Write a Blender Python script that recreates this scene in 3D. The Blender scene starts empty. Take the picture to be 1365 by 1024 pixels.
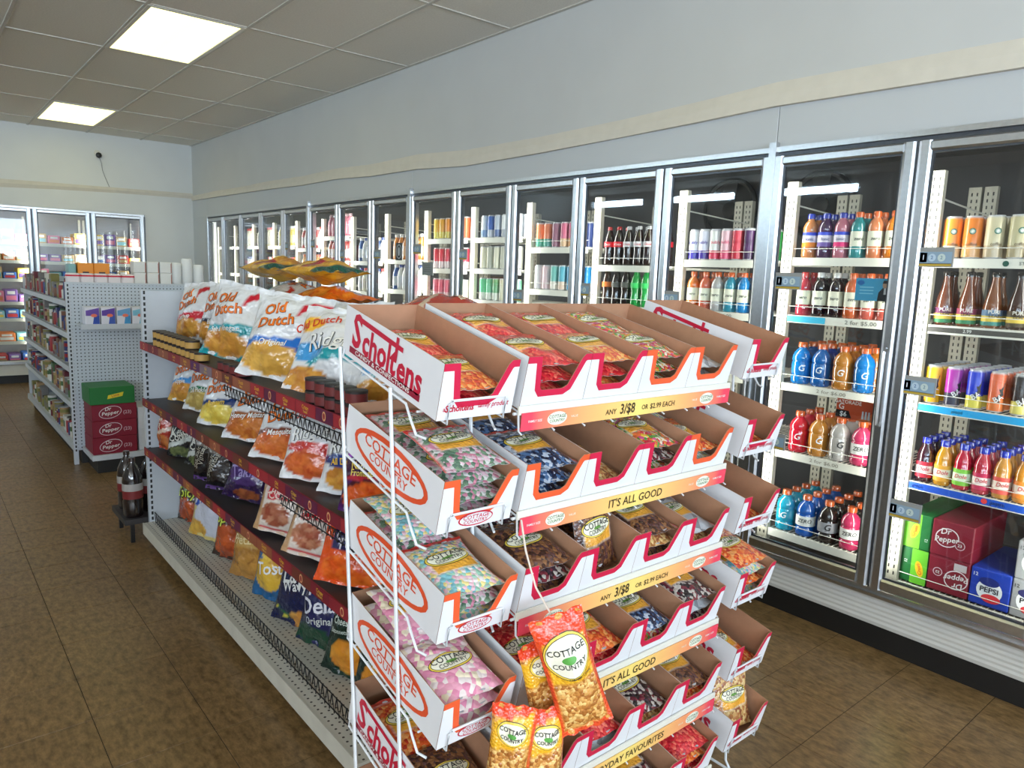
import bpy, math, random
from mathutils import Vector, Matrix, Euler
random.seed(7)
scene = bpy.context.scene
COL = scene.collection
PI = math.pi

# ------------------------------------------------------------------ camera, world, light, exposure
def S(r, g, b):
    return tuple(((c/255)/12.92 if c/255 <= .04045 else ((c/255+.055)/1.055)**2.4) for c in (r, g, b))

cam = bpy.data.cameras.new('camera'); cam_o = bpy.data.objects.new('camera', cam); COL.objects.link(cam_o)
cam.lens = 25.556; cam.sensor_width = 36; cam.clip_start = .05; cam.clip_end = 100
RM = Matrix(((0.769723, 0.0675863, -0.6347902), (-0.6373581, 0.1375495, -0.7581918), (0.0360717, 0.9881863, 0.1489517)))
cam_o.matrix_world = Matrix.Translation((0, 0, 1.53)) @ RM.to_4x4()
scene.camera = cam_o
vs = scene.view_settings
vs.view_transform = 'Standard'; vs.look = 'None'; vs.gamma = 1; vs.exposure = 0.42; vs.use_curve_mapping = False
scene.cycles.use_denoising = True
scene.cycles.max_bounces = 8; scene.cycles.diffuse_bounces = 4; scene.cycles.glossy_bounces = 4
scene.cycles.transparent_max_bounces = 12; scene.cycles.caustics_reflective = False; scene.cycles.caustics_refractive = False
scene.cycles.sample_clamp_indirect = 4

world = bpy.data.worlds.new('sky'); scene.world = world; world.use_nodes = True
bg = world.node_tree.nodes['Background']
bg.inputs[0].default_value = (.62, .78, 1, 1); bg.inputs[1].default_value = 1.6

def area(name, loc, rot, sx, sy, e, col):
    l = bpy.data.lights.new(name, 'AREA'); l.shape = 'RECTANGLE'; l.size = sx; l.size_y = sy; l.energy = e; l.color = col
    o = bpy.data.objects.new(name, l); COL.objects.link(o); o.location = loc; o.rotation_euler = rot
    return o
# daylight through the shop-front windows behind the camera
WINS = [(-3.4, -1.5), (-1.2, .7), (1.0, 2.9)]
WY, WZ0, WZ1 = -4.6, .95, 2.85
for a, b in WINS:
    area('daylight', ((a+b)/2, WY-.12, (WZ0+WZ1)/2), (PI/2+math.radians(40), 0, 0), b-a, WZ1-WZ0, 140, (.74, .86, 1))
# added left-wall windows, unseen, to brighten ceiling and right wall: (y0, y1, z0, z1, watts, upward tilt)
FILL_WINS = [(-4.2, -1.8, 1.2, 2.85, 125, 46), (-1.4, .6, 1.2, 2.85, 72, 46), (5.0, 6.4, 2.85, 2.98, 36, 0), (7.0, 8.4, 2.85, 2.98, 36, 0), (8.9, 10.2, 2.85, 2.98, 36, 0)]
for a, b, z0, z1, e, tl in FILL_WINS:
    area('daylight', (-4.32, (a+b)/2, (z0+z1)/2), (PI/2+math.radians(tl), 0, -PI/2), b-a, z1-z0, e, (.95, .97, 1) if tl else (.72, .87, 1))  # side light added as fill, tinted like daylight

# ------------------------------------------------------------------ materials
M = {}
def nt(name):
    m = bpy.data.materials.new(name); m.use_nodes = True
    return m, m.node_tree.nodes, m.node_tree.links, m.node_tree.nodes['Principled BSDF']
def P(name, col, rough=.5, metal=0, var=.06, scale=14, bump=0, bscale=200, spec=.5, coord='Object'):
    if name in M: return M[name]
    m, N, L, b = nt(name)
    tc = N.new('ShaderNodeTexCoord'); no = N.new('ShaderNodeTexNoise'); no.inputs['Scale'].default_value = scale; no.inputs['Detail'].default_value = 4
    L.new(tc.outputs[coord], no.inputs['Vector'])
    r = N.new('ShaderNodeValToRGB'); L.new(no.outputs['Fac'], r.inputs[0])
    r.color_ramp.elements[0].position = .3; r.color_ramp.elements[1].position = .7
    r.color_ramp.elements[0].color = tuple(c*(1-var) for c in col)+(1,)
    r.color_ramp.elements[1].color = tuple(min(1, c*(1+var)) for c in col)+(1,)
    L.new(r.outputs[0], b.inputs['Base Color'])
    b.inputs['Roughness'].default_value = rough; b.inputs['Metallic'].default_value = metal
    b.inputs['Specular IOR Level'].default_value = spec
    if bump:
        n2 = N.new('ShaderNodeTexNoise'); n2.inputs['Scale'].default_value = bscale; L.new(tc.outputs[coord], n2.inputs['Vector'])
        bp = N.new('ShaderNodeBump'); bp.inputs['Strength'].default_value = bump; bp.inputs['Distance'].default_value = .002
        L.new(n2.outputs['Fac'], bp.inputs['Height']); L.new(bp.outputs[0], b.inputs['Normal'])
    M[name] = m; return m
def VC(name, rough=.4, spec=.5, bump=0, bscale=30, dist=.004, coat=0, dark=1):
    m, N, L, b = nt(name)
    a = N.new('ShaderNodeVertexColor'); a.layer_name = 'Col'
    hs = N.new('ShaderNodeHueSaturation'); hs.inputs['Value'].default_value = dark; L.new(a.outputs[0], hs.inputs['Color'])
    L.new(hs.outputs[0], b.inputs['Base Color'])
    b.inputs['Roughness'].default_value = rough; b.inputs['Specular IOR Level'].default_value = spec
    b.inputs['Coat Weight'].default_value = coat; b.inputs['Coat Roughness'].default_value = .08
    if bump:
        tc = N.new('ShaderNodeTexCoord'); n2 = N.new('ShaderNodeTexNoise'); n2.inputs['Scale'].default_value = bscale
        L.new(tc.outputs['Object'], n2.inputs['Vector'])
        bp = N.new('ShaderNodeBump'); bp.inputs['Strength'].default_value = bump; bp.inputs['Distance'].default_value = dist
        L.new(n2.outputs['Fac'], bp.inputs['Height']); L.new(bp.outputs[0], b.inputs['Normal'])
    M[name] = m; return m
INK = VC('print_ink', .45)
FILM = VC('glossy_film', .2, .8, 1, 24, .012)
CARD = VC('printed_card', .5, .4)
CAN = VC('printed_can', .25, .6)
PLASTIC = VC('coloured_plastic', .08, .7, coat=.8, dark=.72)

def dots(name, col, hole, pitch, rad, axes, rough=.45):
    m, N, L, b = nt(name)
    tc = N.new('ShaderNodeTexCoord'); sp = N.new('ShaderNodeSeparateXYZ'); L.new(tc.outputs['Object'], sp.inputs[0])
    sq = []
    for a in axes:
        d = N.new('ShaderNodeMath'); d.operation = 'PINGPONG'; d.inputs[1].default_value = pitch/2; L.new(sp.outputs[a], d.inputs[0])
        q = N.new('ShaderNodeMath'); q.operation = 'MULTIPLY'; L.new(d.outputs[0], q.inputs[0]); L.new(d.outputs[0], q.inputs[1]); sq.append(q)
    s = N.new('ShaderNodeMath'); s.operation = 'ADD'; L.new(sq[0].outputs[0], s.inputs[0]); L.new(sq[1].outputs[0], s.inputs[1])
    c = N.new('ShaderNodeMath'); c.operation = 'LESS_THAN'; c.inputs[1].default_value = rad*rad; L.new(s.outputs[0], c.inputs[0])
    mx = N.new('ShaderNodeMix'); mx.data_type = 'RGBA'; L.new(c.outputs[0], mx.inputs[0])
    mx.inputs[6].default_value = col+(1,); mx.inputs[7].default_value = hole+(1,)
    L.new(mx.outputs[2], b.inputs['Base Color']); b.inputs['Roughness'].default_value = rough
    M[name] = m; return m
PEG = dots('pegboard', S(196, 204, 212), S(60, 64, 70), .0254, .0045, (0, 2))
PERF = dots('perforated_deck', S(206, 203, 190), S(60, 56, 50), .0254, .0042, (0, 1))

def glass():
    m = bpy.data.materials.new('cooler_glass'); m.use_nodes = True; N, L = m.node_tree.nodes, m.node_tree.links
    N.clear(); o = N.new('ShaderNodeOutputMaterial'); mx = N.new('ShaderNodeMixShader'); t = N.new('ShaderNodeBsdfTransparent'); g = N.new('ShaderNodeBsdfGlossy')
    t.inputs[0].default_value = (.93, .96, .97, 1); g.inputs['Roughness'].default_value = .02
    lw = N.new('ShaderNodeLayerWeight'); lw.inputs[0].default_value = .5          # Schlick reflectance, same from both sides
    pw = N.new('ShaderNodeMath'); pw.operation = 'POWER'; pw.inputs[1].default_value = 5; L.new(lw.outputs['Facing'], pw.inputs[0])
    f = N.new('ShaderNodeMath'); f.operation = 'MULTIPLY_ADD'; f.inputs[1].default_value = .95; f.inputs[2].default_value = .045; L.new(pw.outputs[0], f.inputs[0])
    L.new(f.outputs[0], mx.inputs[0]); L.new(t.outputs[0], mx.inputs[1]); L.new(g.outputs[0], mx.inputs[2]); L.new(mx.outputs[0], o.inputs[0])
    return m
GLASS = glass()
def emit(name, col, s, edge=None):
    m = bpy.data.materials.new(name); m.use_nodes = True; N, L = m.node_tree.nodes, m.node_tree.links
    N.clear(); o = N.new('ShaderNodeOutputMaterial'); e = N.new('ShaderNodeEmission')
    tc = N.new('ShaderNodeTexCoord'); w = N.new('ShaderNodeTexWave'); w.inputs['Scale'].default_value = .8; w.inputs['Distortion'].default_value = 0
    L.new(tc.outputs['Object'], w.inputs['Vector'])
    r = N.new('ShaderNodeValToRGB'); L.new(w.outputs['Fac'], r.inputs[0])
    r.color_ramp.elements[0].color = tuple(c*.85 for c in col)+(1,); r.color_ramp.elements[1].color = col+(1,)
    L.new(r.outputs[0], e.inputs[0]); e.inputs[1].default_value = s; L.new(e.outputs[0], o.inputs[0]); return m

WALLP = P('wall_paint', S(200, 201, 198), .7, var=.02, scale=3, bump=.05, bscale=60)
PANELW = P('white_insulated_panel', S(194, 198, 200), .38, var=.015, scale=2)
STEEL = P('brushed_aluminium', (.62, .64, .66), .3, 1, .05, 60)
DARKM = P('dark_door_metal', (.10, .11, .125), .35, .7, .08, 40)
WHITEM = P('white_enamel', S(222, 220, 208), .35, var=.02)
WHITEW = P('white_wire', S(225, 228, 230), .3, var=.02)
GREYM = P('light_grey_enamel', S(198, 204, 210), .4, var=.02)
BLACK = P('black_kick_plate', S(22, 21, 20), .5, var=.1)
BLACKW = P('black_wire', S(24, 23, 24), .4, var=.1)
DARKIN = P('cooler_dark_lining', S(70, 70, 72), .6, var=.06, scale=4)
CARTON_W = P('white_carton', S(226, 226, 228), .55, var=.02)
CARTON_B = P('brown_carton', S(172, 128, 98), .8, var=.05, scale=40)
TRIMR = P('carton_red_trim', S(205, 24, 68), .5, var=.03)
TRIMO = P('carton_orange_trim', S(232, 92, 48), .5, var=.03)
RIBBON = P('loose_vinyl_strip', S(214, 208, 194), .6, var=.03)

# ------------------------------------------------------------------ mesh helpers
class MB:
    def __init__(s): s.v = []; s.f = []; s.m = []; s.c = []
    def add(s, vs, fs, m=0, c=(1, 1, 1, 1)):
        o = len(s.v); s.v += [tuple(v) for v in vs]
        if len(c) == 3 and not isinstance(c[0], (tuple, list)): c = tuple(c)+(1,)
        s.c += (list(c) if isinstance(c[0], (tuple, list)) else [c]*len(vs))
        for f in fs: s.f.append(tuple(i+o for i in f)); s.m.append(m)
        return s
    def box(s, x0, x1, y0, y1, z0, z1, m=0, c=(1, 1, 1, 1)):
        return s.add([(x, y, z) for z in (z0, z1) for y in (y0, y1) for x in (x0, x1)],
                     [(0, 2, 3, 1), (4, 5, 7, 6), (0, 1, 5, 4), (2, 6, 7, 3), (0, 4, 6, 2), (1, 3, 7, 5)], m, c)
    def bev(s, x0, x1, y0, y1, z0, z1, b, m=0, c=(1, 1, 1, 1)):
        # box with chamfered vertical edges and top/bottom rims
        def ring(z, k): return [(x0+k+b, y0+k, z), (x1-k-b, y0+k, z), (x1-k, y0+k+b, z), (x1-k, y1-k-b, z), (x1-k-b, y1-k, z), (x0+k+b, y1-k, z), (x0+k, y1-k-b, z), (x0+k, y0+k+b, z)]
        vs = ring(z0, b*.6)+ring(z0+b, 0)+ring(z1-b, 0)+ring(z1, b*.6)
        fs = [tuple(range(7, -1, -1)), tuple(range(24, 32))]
        for k in range(3):
            for i in range(8): j = (i+1) % 8; fs.append((k*8+i, k*8+j, k*8+8+j, k*8+8+i))
        return s.add(vs, fs, m, c)
    def tube(s, pts, r, n=6, m=0, c=(1, 1, 1, 1), closed=False):
        pts = [Vector(p) for p in pts]; k = len(pts); vs = []; fs = []
        for i, p in enumerate(pts):
            a = pts[i-1] if (i or closed) else p; b = pts[(i+1) % k] if (i < k-1 or closed) else p
            d = (b-a).normalized(); u = d.orthogonal().normalized() if abs(d.z) > .9 else d.cross(Vector((0, 0, 1))).normalized(); w = d.cross(u)
            vs += [p+u*(r*math.cos(2*PI*j/n))+w*(r*math.sin(2*PI*j/n)) for j in range(n)]
        for i in range(k if closed else k-1):
            for j in range(n): a = i*n+j; b = i*n+(j+1) % n; q = ((i+1) % k)*n; fs.append((a, b, q+(j+1) % n, q+j))
        if not closed: fs += [tuple(range(n-1, -1, -1)), tuple(range((k-1)*n, k*n))]
        return s.add(vs, fs, m, c)
    def lathe(s, prof, n=20, m=0, col=(1, 1, 1, 1), cap=True):
        vs = []; fs = []; cs = []
        for k, p in enumerate(prof):
            c = (p[2] if len(p) > 2 else col)
            for j in range(n): vs.append((p[0]*math.sin(2*PI*j/n), -p[0]*math.cos(2*PI*j/n), p[1])); cs.append(tuple(c[:3])+(1,))
        for k in range(len(prof)-1):
            for j in range(n): a = k*n+j; b = k*n+(j+1) % n; fs.append((a, b, b+n, a+n))
        if cap: fs += [tuple(range(n-1, -1, -1)), tuple(range((len(prof)-1)*n, len(prof)*n))]
        return s.add(vs, fs, m, cs)
    def mesh(s, name, mats, smooth=False, col=None):
        me = bpy.data.meshes.new(name); me.from_pydata(s.v, [], s.f)
        for m in (mats if isinstance(mats, (list, tuple)) else [mats]): me.materials.append(m)
        me.polygons.foreach_set('material_index', s.m)
        if smooth: me.polygons.foreach_set('use_smooth', [True]*len(s.f))
        a = me.color_attributes.new('Col', 'FLOAT_COLOR', 'POINT'); a.data.foreach_set('color', [x for c in s.c for x in c])
        if smooth: me.set_sharp_from_angle(angle=math.radians(40))
        me.update(); return me
    def obj(s, name, mats, parent=None, smooth=False, loc=None, rot=None):
        return link(name, s.mesh(name, mats, smooth), parent, loc, rot)
def link(name, data, parent=None, loc=None, rot=None, mat4=None):
    o = bpy.data.objects.new(name, data); COL.objects.link(o); o.parent = parent
    if mat4 is not None: o.matrix_local = mat4
    else:
        if loc is not None: o.location = loc
        if rot is not None: o.rotation_euler = rot
    return o
def tag(o, label, cat, group=None):
    o['label'] = label; o['category'] = cat
    if group: o['group'] = group
    return o
def thing(name, label, cat, loc=(0, 0, 0), rot=(0, 0, 0), group=None):
    return tag(link(name, None, None, loc, rot), label, cat, group)
def struct(name, mb, mats, smooth=False, label=None):
    o = mb.obj(name, mats, None, smooth); o['kind'] = 'structure'
    if label: o['label'] = label
    return o
def dup(root, mat4=None, parent=None):
    r = root.copy(); COL.objects.link(r); r.parent = parent
    if mat4 is not None: r.matrix_local = mat4
    for ch in CH.get(root.name, []): 
        c = ch.copy(); COL.objects.link(c); c.parent = r; CH.setdefault(r.name, []).append(c)
    return r
CH = {}
def kid(o, parent): CH.setdefault(parent.name, []).append(o); o.parent = parent; return o
ORD = ['first', 'second', 'third', 'fourth', 'fifth', 'sixth', 'seventh', 'eighth', 'ninth', 'tenth', 'eleventh', 'twelfth', 'thirteenth', 'fourteenth', 'fifteenth', 'sixteenth', 'seventeenth', 'eighteenth', 'nineteenth', 'twentieth', 'twenty-first', 'twenty-second', 'twenty-third', 'twenty-fourth', 'twenty-fifth', 'twenty-sixth', 'twenty-seventh', 'twenty-eighth', 'twenty-ninth', 'thirtieth', 'thirty-first', 'thirty-second']

# lettering: glyph outlines filled flat, laid on a surface function
_T = {}
def glyphs(s, bold):
    k = (s, bold)
    if k not in _T:
        cu = bpy.data.curves.new('t', 'FONT'); cu.body = s; cu.align_x = 'CENTER'; cu.align_y = 'CENTER'; cu.size = 1; cu.offset = bold; cu.resolution_u = 2
        o = bpy.data.objects.new('t', cu); me = bpy.data.meshes.new_from_object(o)
        _T[k] = ([(v.co.x, v.co.y) for v in me.vertices], [tuple(p.vertices) for p in me.polygons])
        bpy.data.objects.remove(o); bpy.data.meshes.remove(me); bpy.data.curves.remove(cu)
    return _T[k]
def ink(mb, items, surf):
    """items: (text, cx, cy, size, colour, rot_deg, x_stretch, shear, bold)"""
    for it in items:
        s, cx, cy, size, col = it[:5]; rot = math.radians(it[5]) if len(it) > 5 else 0
        sx = it[6] if len(it) > 6 else 1; sh = it[7] if len(it) > 7 else 0; bo = it[8] if len(it) > 8 else .012
        vs, fs = glyphs(s, bo); out = []
        for x, y in vs:
            x, y = (x+sh*y)*size*sx, y*size
            out.append(surf(cx+x*math.cos(rot)-y*math.sin(rot), cy+x*math.sin(rot)+y*math.cos(rot)))
        mb.add(out, fs, 0, col)
    return mb
def ellipse(mb, cx, cy, rx, ry, col, surf, rot=0, n=24, rings=2):
    c, s = math.cos(math.radians(rot)), math.sin(math.radians(rot)); vs = []
    for k in range(rings+1):
        k /= rings
        for j in range(n if k else 1):
            x, y = rx*k*math.cos(2*PI*j/n), ry*k*math.sin(2*PI*j/n); vs.append(surf(cx+x*c-y*s, cy+x*s+y*c))
    fs = [(0, 1+j, 1+(j+1) % n) for j in range(n)]+[(1+q*n+j, 1+q*n+n+j, 1+q*n+n+(j+1) % n, 1+q*n+(j+1) % n) for q in range(rings-1) for j in range(n)]
    mb.add(vs, fs, 0, col); return mb
def flat_xz(y): return lambda x, z: (x, y, z)

# ------------------------------------------------------------------ room shell
XW, YF, ZC, PIT, Y0 = 3.091, 10.563, 3.073, .6193, 1.8825
XL, YB = -4.2, WY
DK = list(range(-3, 13))           # cooler doors along the right wall
YD = lambda k: Y0+PIT*k
ZT, ZB = 2.104, .282

struct('floor', MB().box(XL-.1, XW+.05, YB-.1, YF+.05, -.06, -.0015), P('tile_joint', S(58, 46, 32), .8), label='dark joints under the brown vinyl floor tiles')
FLOOR = bpy.data.objects['floor']
def tile_mat():
    m, N, L, b = nt('mottled_vinyl_tile')
    g = N.new('ShaderNodeNewGeometry'); oi = N.new('ShaderNodeObjectInfo')
    n1 = N.new('ShaderNodeTexNoise'); n1.inputs['Scale'].default_value = 9; n1.inputs['Detail'].default_value = 8; n1.inputs['Roughness'].default_value = .7
    n2 = N.new('ShaderNodeTexNoise'); n2.inputs['Scale'].default_value = 1.3
    mp = N.new('ShaderNodeMapping'); mp.inputs['Scale'].default_value = (5, 2.2, 1)
    L.new(g.outputs['Position'], mp.inputs[0]); L.new(mp.outputs[0], n1.inputs[0]); L.new(g.outputs['Position'], n2.inputs[0])
    r = N.new('ShaderNodeValToRGB'); L.new(n1.outputs['Fac'], r.inputs[0])
    e = r.color_ramp.elements; e[0].position = .36; e[0].color = S(96, 72, 42)+(1,); e[1].position = .66; e[1].color = S(153, 122, 80)+(1,)
    mx = N.new('ShaderNodeMix'); mx.data_type = 'RGBA'; mx.blend_type = 'MULTIPLY'; mx.inputs[0].default_value = 1
    mr = N.new('ShaderNodeMapRange'); mr.inputs[1].default_value = .3; mr.inputs[2].default_value = .7; mr.inputs[3].default_value = .82; mr.inputs[4].default_value = 1.05
    L.new(n2.outputs['Fac'], mr.inputs[0])
    mr2 = N.new('ShaderNodeMapRange'); mr2.inputs[3].default_value = .93; mr2.inputs[4].default_value = 1.05; L.new(oi.outputs['Random'], mr2.inputs[0])
    mu = N.new('ShaderNodeMath'); mu.operation = 'MULTIPLY'; L.new(mr.outputs[0], mu.inputs[0]); L.new(mr2.outputs[0], mu.inputs[1])
    L.new(r.outputs[0], mx.inputs[6]); L.new(mu.outputs[0], mx.inputs[7]); L.new(mx.outputs[2], b.inputs['Base Color'])
    b.inputs['Roughness'].default_value = .33; b.inputs['Specular IOR Level'].default_value = .45
    return m
TILE = tile_mat(); TS = .305; tx0, ty0 = .391-TS*16, 2.29-TS*24
def cam_xy(p):
    c = RM.transposed() @ (Vector(p)-Vector((0, 0, 1.53))); 
    return (682.5+969*c.x/-c.z, 512-969*c.y/-c.z) if c.z < -.05 else None
seen, rest = [], []
for i in range(30):
    for j in range(56):
        x, y = tx0+i*TS, ty0+j*TS
        if x+TS < XL or x > XW or y+TS < YB or y > YF: continue
        c = cam_xy((x+TS/2, y+TS/2, 0)); hidden = (.95 < x+.15 < 1.85 and 1.2 < y+.15 < 4.2) or (1.0 < x+.15 < 1.85 and 6.1 < y+.15 < 8.8)
        behind = x+.15 > 1.0 and y+.15 > 2.2
        if c and -40 < c[0] < 1405 and -40 < c[1] < 1080 and not hidden and not behind: seen.append((math.hypot(x, y), x, y))
        else: rest.append((x, y))
seen.sort(); rest += [(x, y) for _, x, y in seen[300:]]
G = .0013
tm = MB().bev(-TS/2+G, TS/2-G, -TS/2+G, TS/2-G, -.004, 0, .0009).mesh('floor_tile', TILE)
for _, x, y in seen[:300]: link('floor_tile', tm, FLOOR, (x+TS/2, y+TS/2, 0))
b = MB()
for x, y in rest: b.box(max(x, XL)+G, min(x+TS, XW+.04)-G, y+G, y+TS-G, -.004, 0)
o = b.obj('floor_tiles_beyond', TILE, FLOOR); o['kind'] = 'stuff'

# ceiling: slab, lay-in panels, bars, lights
struct('ceiling', MB().box(XL-.1, XW+.05, YB-.1, YF+.1, ZC+.02, ZC+.12), WALLP, label='suspended ceiling of grey lay-in panels')
CEIL = bpy.data.objects['ceiling']
PANEL = P('fissured_ceiling_panel', S(236, 232, 222), .85, var=.05, scale=90, bump=.4, bscale=160)
CX, CY = 1.248, 5.06
xs = sorted([CX+.61*k for k in range(-8, 4) if XL < CX+.61*k < XW]+[XL, XW]); ys = sorted([CY+1.235*k for k in range(-8, 5) if YB < CY+1.235*k < YF-.1]+[YB, YF])
LIGHTS = [(1.248, 5.06), (1.248, 8.765), (1.248, 1.355), (-1.192, 8.765), (-1.192, 5.06)]  # the last two, over the left side, are unseen and added for light
pm = {}
for i in range(len(xs)-1):
    for j in range(len(ys)-1):
        if any(abs(xs[i]-a) < .01 and abs(ys[j]-b2) < .01 for a, b2 in LIGHTS): continue
        w, d = xs[i+1]-xs[i], ys[j+1]-ys[j]; key = (round(w, 3), round(d, 3))
        if key not in pm: pm[key] = MB().bev(-w/2+.004, w/2-.004, -d/2+.004, d/2-.004, 0, .016, .003).mesh('ceiling_panel', PANEL)
        link('ceiling_panel', pm[key], CEIL, ((xs[i]+xs[i+1])/2, (ys[j]+ys[j+1])/2, ZC+random.uniform(.001, .004)))
BAR = P('ceiling_bar_paint', S(204, 200, 190), .5)
for x in xs[1:-1]: MB().box(x-.011, x+.011, YB, YF, ZC-.004, ZC+.004).obj('ceiling_bar', BAR, CEIL)
for y in ys[1:-1]:
    for i in range(len(xs)-1): MB().box(xs[i]+.011, xs[i+1]-.011, y-.011, y+.011, ZC-.003, ZC+.004).obj('ceiling_bar', BAR, CEIL)
LENS = emit('light_diffuser', (1, .93, .38), 2.3)
for n, (x, y) in enumerate(LIGHTS):
    lab = ['recessed square-lensed ceiling light nearest above the snack shelves', 'recessed ceiling light farthest away near the back wall', 'recessed ceiling light above the candy rack, out of sight', 'added unseen ceiling light over the open left side, far end', 'added unseen ceiling light over the open left side, nearer'][n]
    t = thing('ceiling_light', lab, 'ceiling light', (x+.305, y+.6175, ZC), group='recessed ceiling lights')
    f = MB()
    for q in ((-.300, .300, -.612, -.585), (-.300, .300, .585, .612), (-.300, -.274, -.585, .585), (.274, .300, -.585, .585)): f.box(*q, -.006, .014)
    f.obj('light_frame', WHITEM, t)
    MB().bev(-.274, .274, -.585, .585, -.003, .012, .004).obj('diffuser', LENS, t)

# walls
b = MB(); py = YB-.1
for a, c, LZ0, LZ1, _, _ in FILL_WINS: b.box(XL-.15, XL, py, a, 0, ZC+.1); b.box(XL-.15, XL, a, c, 0, LZ0); b.box(XL-.15, XL, a, c, LZ1, ZC+.1); py = c
b.box(XL-.15, XL, py, YF+.1, 0, ZC+.1)
struct('wall_left', b, WALLP)
for n, (a, c, LZ0, LZ1, _, _) in enumerate(FILL_WINS):  # frames and panes for the added fill windows
    b = MB(); w = .05 if LZ1-LZ0 > .5 else .012; xa, xb = XL-.09, XL-.03
    for q in ((a, c, LZ0, LZ0+w), (a, c, LZ1-w, LZ1), (a, a+w, LZ0+w, LZ1-w), (c-w, c, LZ0+w, LZ1-w)): b.box(xa, xb, q[0], q[1], q[2], q[3])
    wo = struct('window_%d' % (n+4), b, STEEL)
    MB().box(XL-.064, XL-.058, a+w, c-w, LZ0+w, LZ1-w).obj('pane', GLASS, wo)
b = MB(); px = XL
for a, c in WINS: b.box(px, a, YB-.15, YB, 0, ZC+.1); b.box(a, c, YB-.15, YB, 0, WZ0); b.box(a, c, YB-.15, YB, WZ1, ZC+.1); px = c
b.box(px, XW+.1, YB-.15, YB, 0, ZC+.1)
struct('wall_back', b, WALLP)
for n, (a, c) in enumerate(WINS):
    b = MB(); w = .05
    for q in ((a, c, WZ0, WZ0+w), (a, c, WZ1-w, WZ1), (a, a+w, WZ0+w, WZ1-w), (c-w, c, WZ0+w, WZ1-w), ((a+c)/2-w/2, (a+c)/2+w/2, WZ0+w, WZ1-w)): b.box(q[0], q[1], YB-.09, YB-.03, q[2], q[3])
    wo = struct('window_%d' % (n+1), b, STEEL)
    for x0, x1 in ((a+w, (a+c)/2-w/2), ((a+c)/2+w/2, c-w)): MB().box(x0, x1, YB-.064, YB-.058, WZ0+w, WZ1-w).obj('pane', GLASS, wo)
# right wall: painted upper wall, insulated panels over the doors, solid ends
YS, YE = YD(DK[0]), YD(13)
b = MB().box(XW, XW+.12, YB-.1, YF+.1, 2.36, ZC+.1)
struct('wall_right', b, WALLP, label='painted right wall above the cooler doors')
WR = bpy.data.objects['wall_right']
seams = [YB-.1]+[YD(k) for k in (-5, 0, 5, 8, 13)]+[YF+.1]
for a, c in zip(seams, seams[1:]):
    MB().bev(XW-.004, XW+.10, a+.0015, c-.0015, 2.13, 2.362, .002).obj('insulated_panel', PANELW, WR)
MB().box(XW-.002, XW+.1, YE+.0, YF+.1, 0, 2.13).obj('insulated_panel', PANELW, WR)
MB().box(XW-.002, XW+.1, YB-.1, YS, 0, 2.13).obj('insulated_panel', PANELW, WR)
# far wall
FX = [2.475-PIT*1.0*i for i in range(6)]          # mullions of the far wall cooler, right to left
b = MB().box(XL, XW+.12, YF, YF+.12, 2.12, ZC+.1); b.box(FX[0]+.012, XW+.12, YF, YF+.12, 0, 2.12); b.box(XL, FX[-1]-.012, YF, YF+.12, 0, 2.12)
struct('wall_far', b, P('far_wall_paint', S(222, 224, 222), .55, var=.02, scale=3), label='pale far wall with glass cooler doors')
# loose beige strip along both walls, sagging
low = [(10.55, 2.36), (9.6, 2.352), (8.7, 2.345), (7.9, 2.338), (7.0, 2.32), (6.25, 2.325), (5.6, 2.30), (4.9, 2.298), (4.29, 2.267), (3.5, 2.275), (2.82, 2.292), (2.3, 2.305), (1.9, 2.32), (.95, 2.311), (-.5, 2.30), (-2.6, 2.305)]
hig = [2.424, 2.43, 2.42, 2.425, 2.41, 2.42, 2.40, 2.41, 2.378, 2.376, 2.388, 2.408, 2.428, 2.416, 2.41, 2.41]
vs = []; N_ = len(low)
for (y, z), h in zip(low, hig):
    bow = .006+.012*abs(math.sin(y*2.1)); vs += [(XW-.012-bow, y, z), (XW-.012-bow*.6, y, (z+h)/2), (XW-.006, y, h), (XW+.001, y, h), (XW+.001, y, z)]
fs = [(i*5+a, i*5+(a+1) % 5, i*5+5+(a+1) % 5, i*5+5+a) for i in range(N_-1) for a in range(5)]
struct('trim_1', MB().add(vs, fs), RIBBON, label='loose beige vinyl strip sagging along the right wall')
b = MB(); vs = []
pts = [(XW, 2.386, 2.455), (2.2, 2.375, 2.44), (1.5, 2.352, 2.43), (.95, 2.325, 2.42), (0, 2.33, 2.42), (-2, 2.34, 2.43), (XL, 2.34, 2.43)]
for x, z, h in pts: vs += [(x, YF-.001, z), (x, YF-.012, (z+h)/2), (x, YF-.001, h)]
fs = [(i*3+a, i*3+a+1, i*3+4+a, i*3+3+a) for i in range(len(pts)-1) for a in range(2)]
struct('trim_2', MB().add(vs, fs), RIBBON, label='beige vinyl strip along the far wall')

# security camera on the far wall with its cord
t = thing('security_camera', 'small black security camera with white base on the far wall', 'camera', (1.965, YF, 2.84))
MB().lathe([(.035, 0), (.035, .012), (.02, .02)], 16).obj('mount', WHITEM, t, True, (0, 0, 0), (PI/2, 0, 0))
MB().lathe([(.004, -.035), (.026, -.025), (.035, 0), (.026, .025), (.004, .035)], 14).obj('lens_ball', BLACKW, t, True, (.01, -.045, -.03))
MB().tube([(.02, -.006, -.05), (.045, -.006, -.12), (.05, -.006, -.2), (.075, -.006, -.28), (.12, -.006, -.4)], .004, 5).obj('cord', P('cord_grey', S(150, 150, 148), .6), t)

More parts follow.
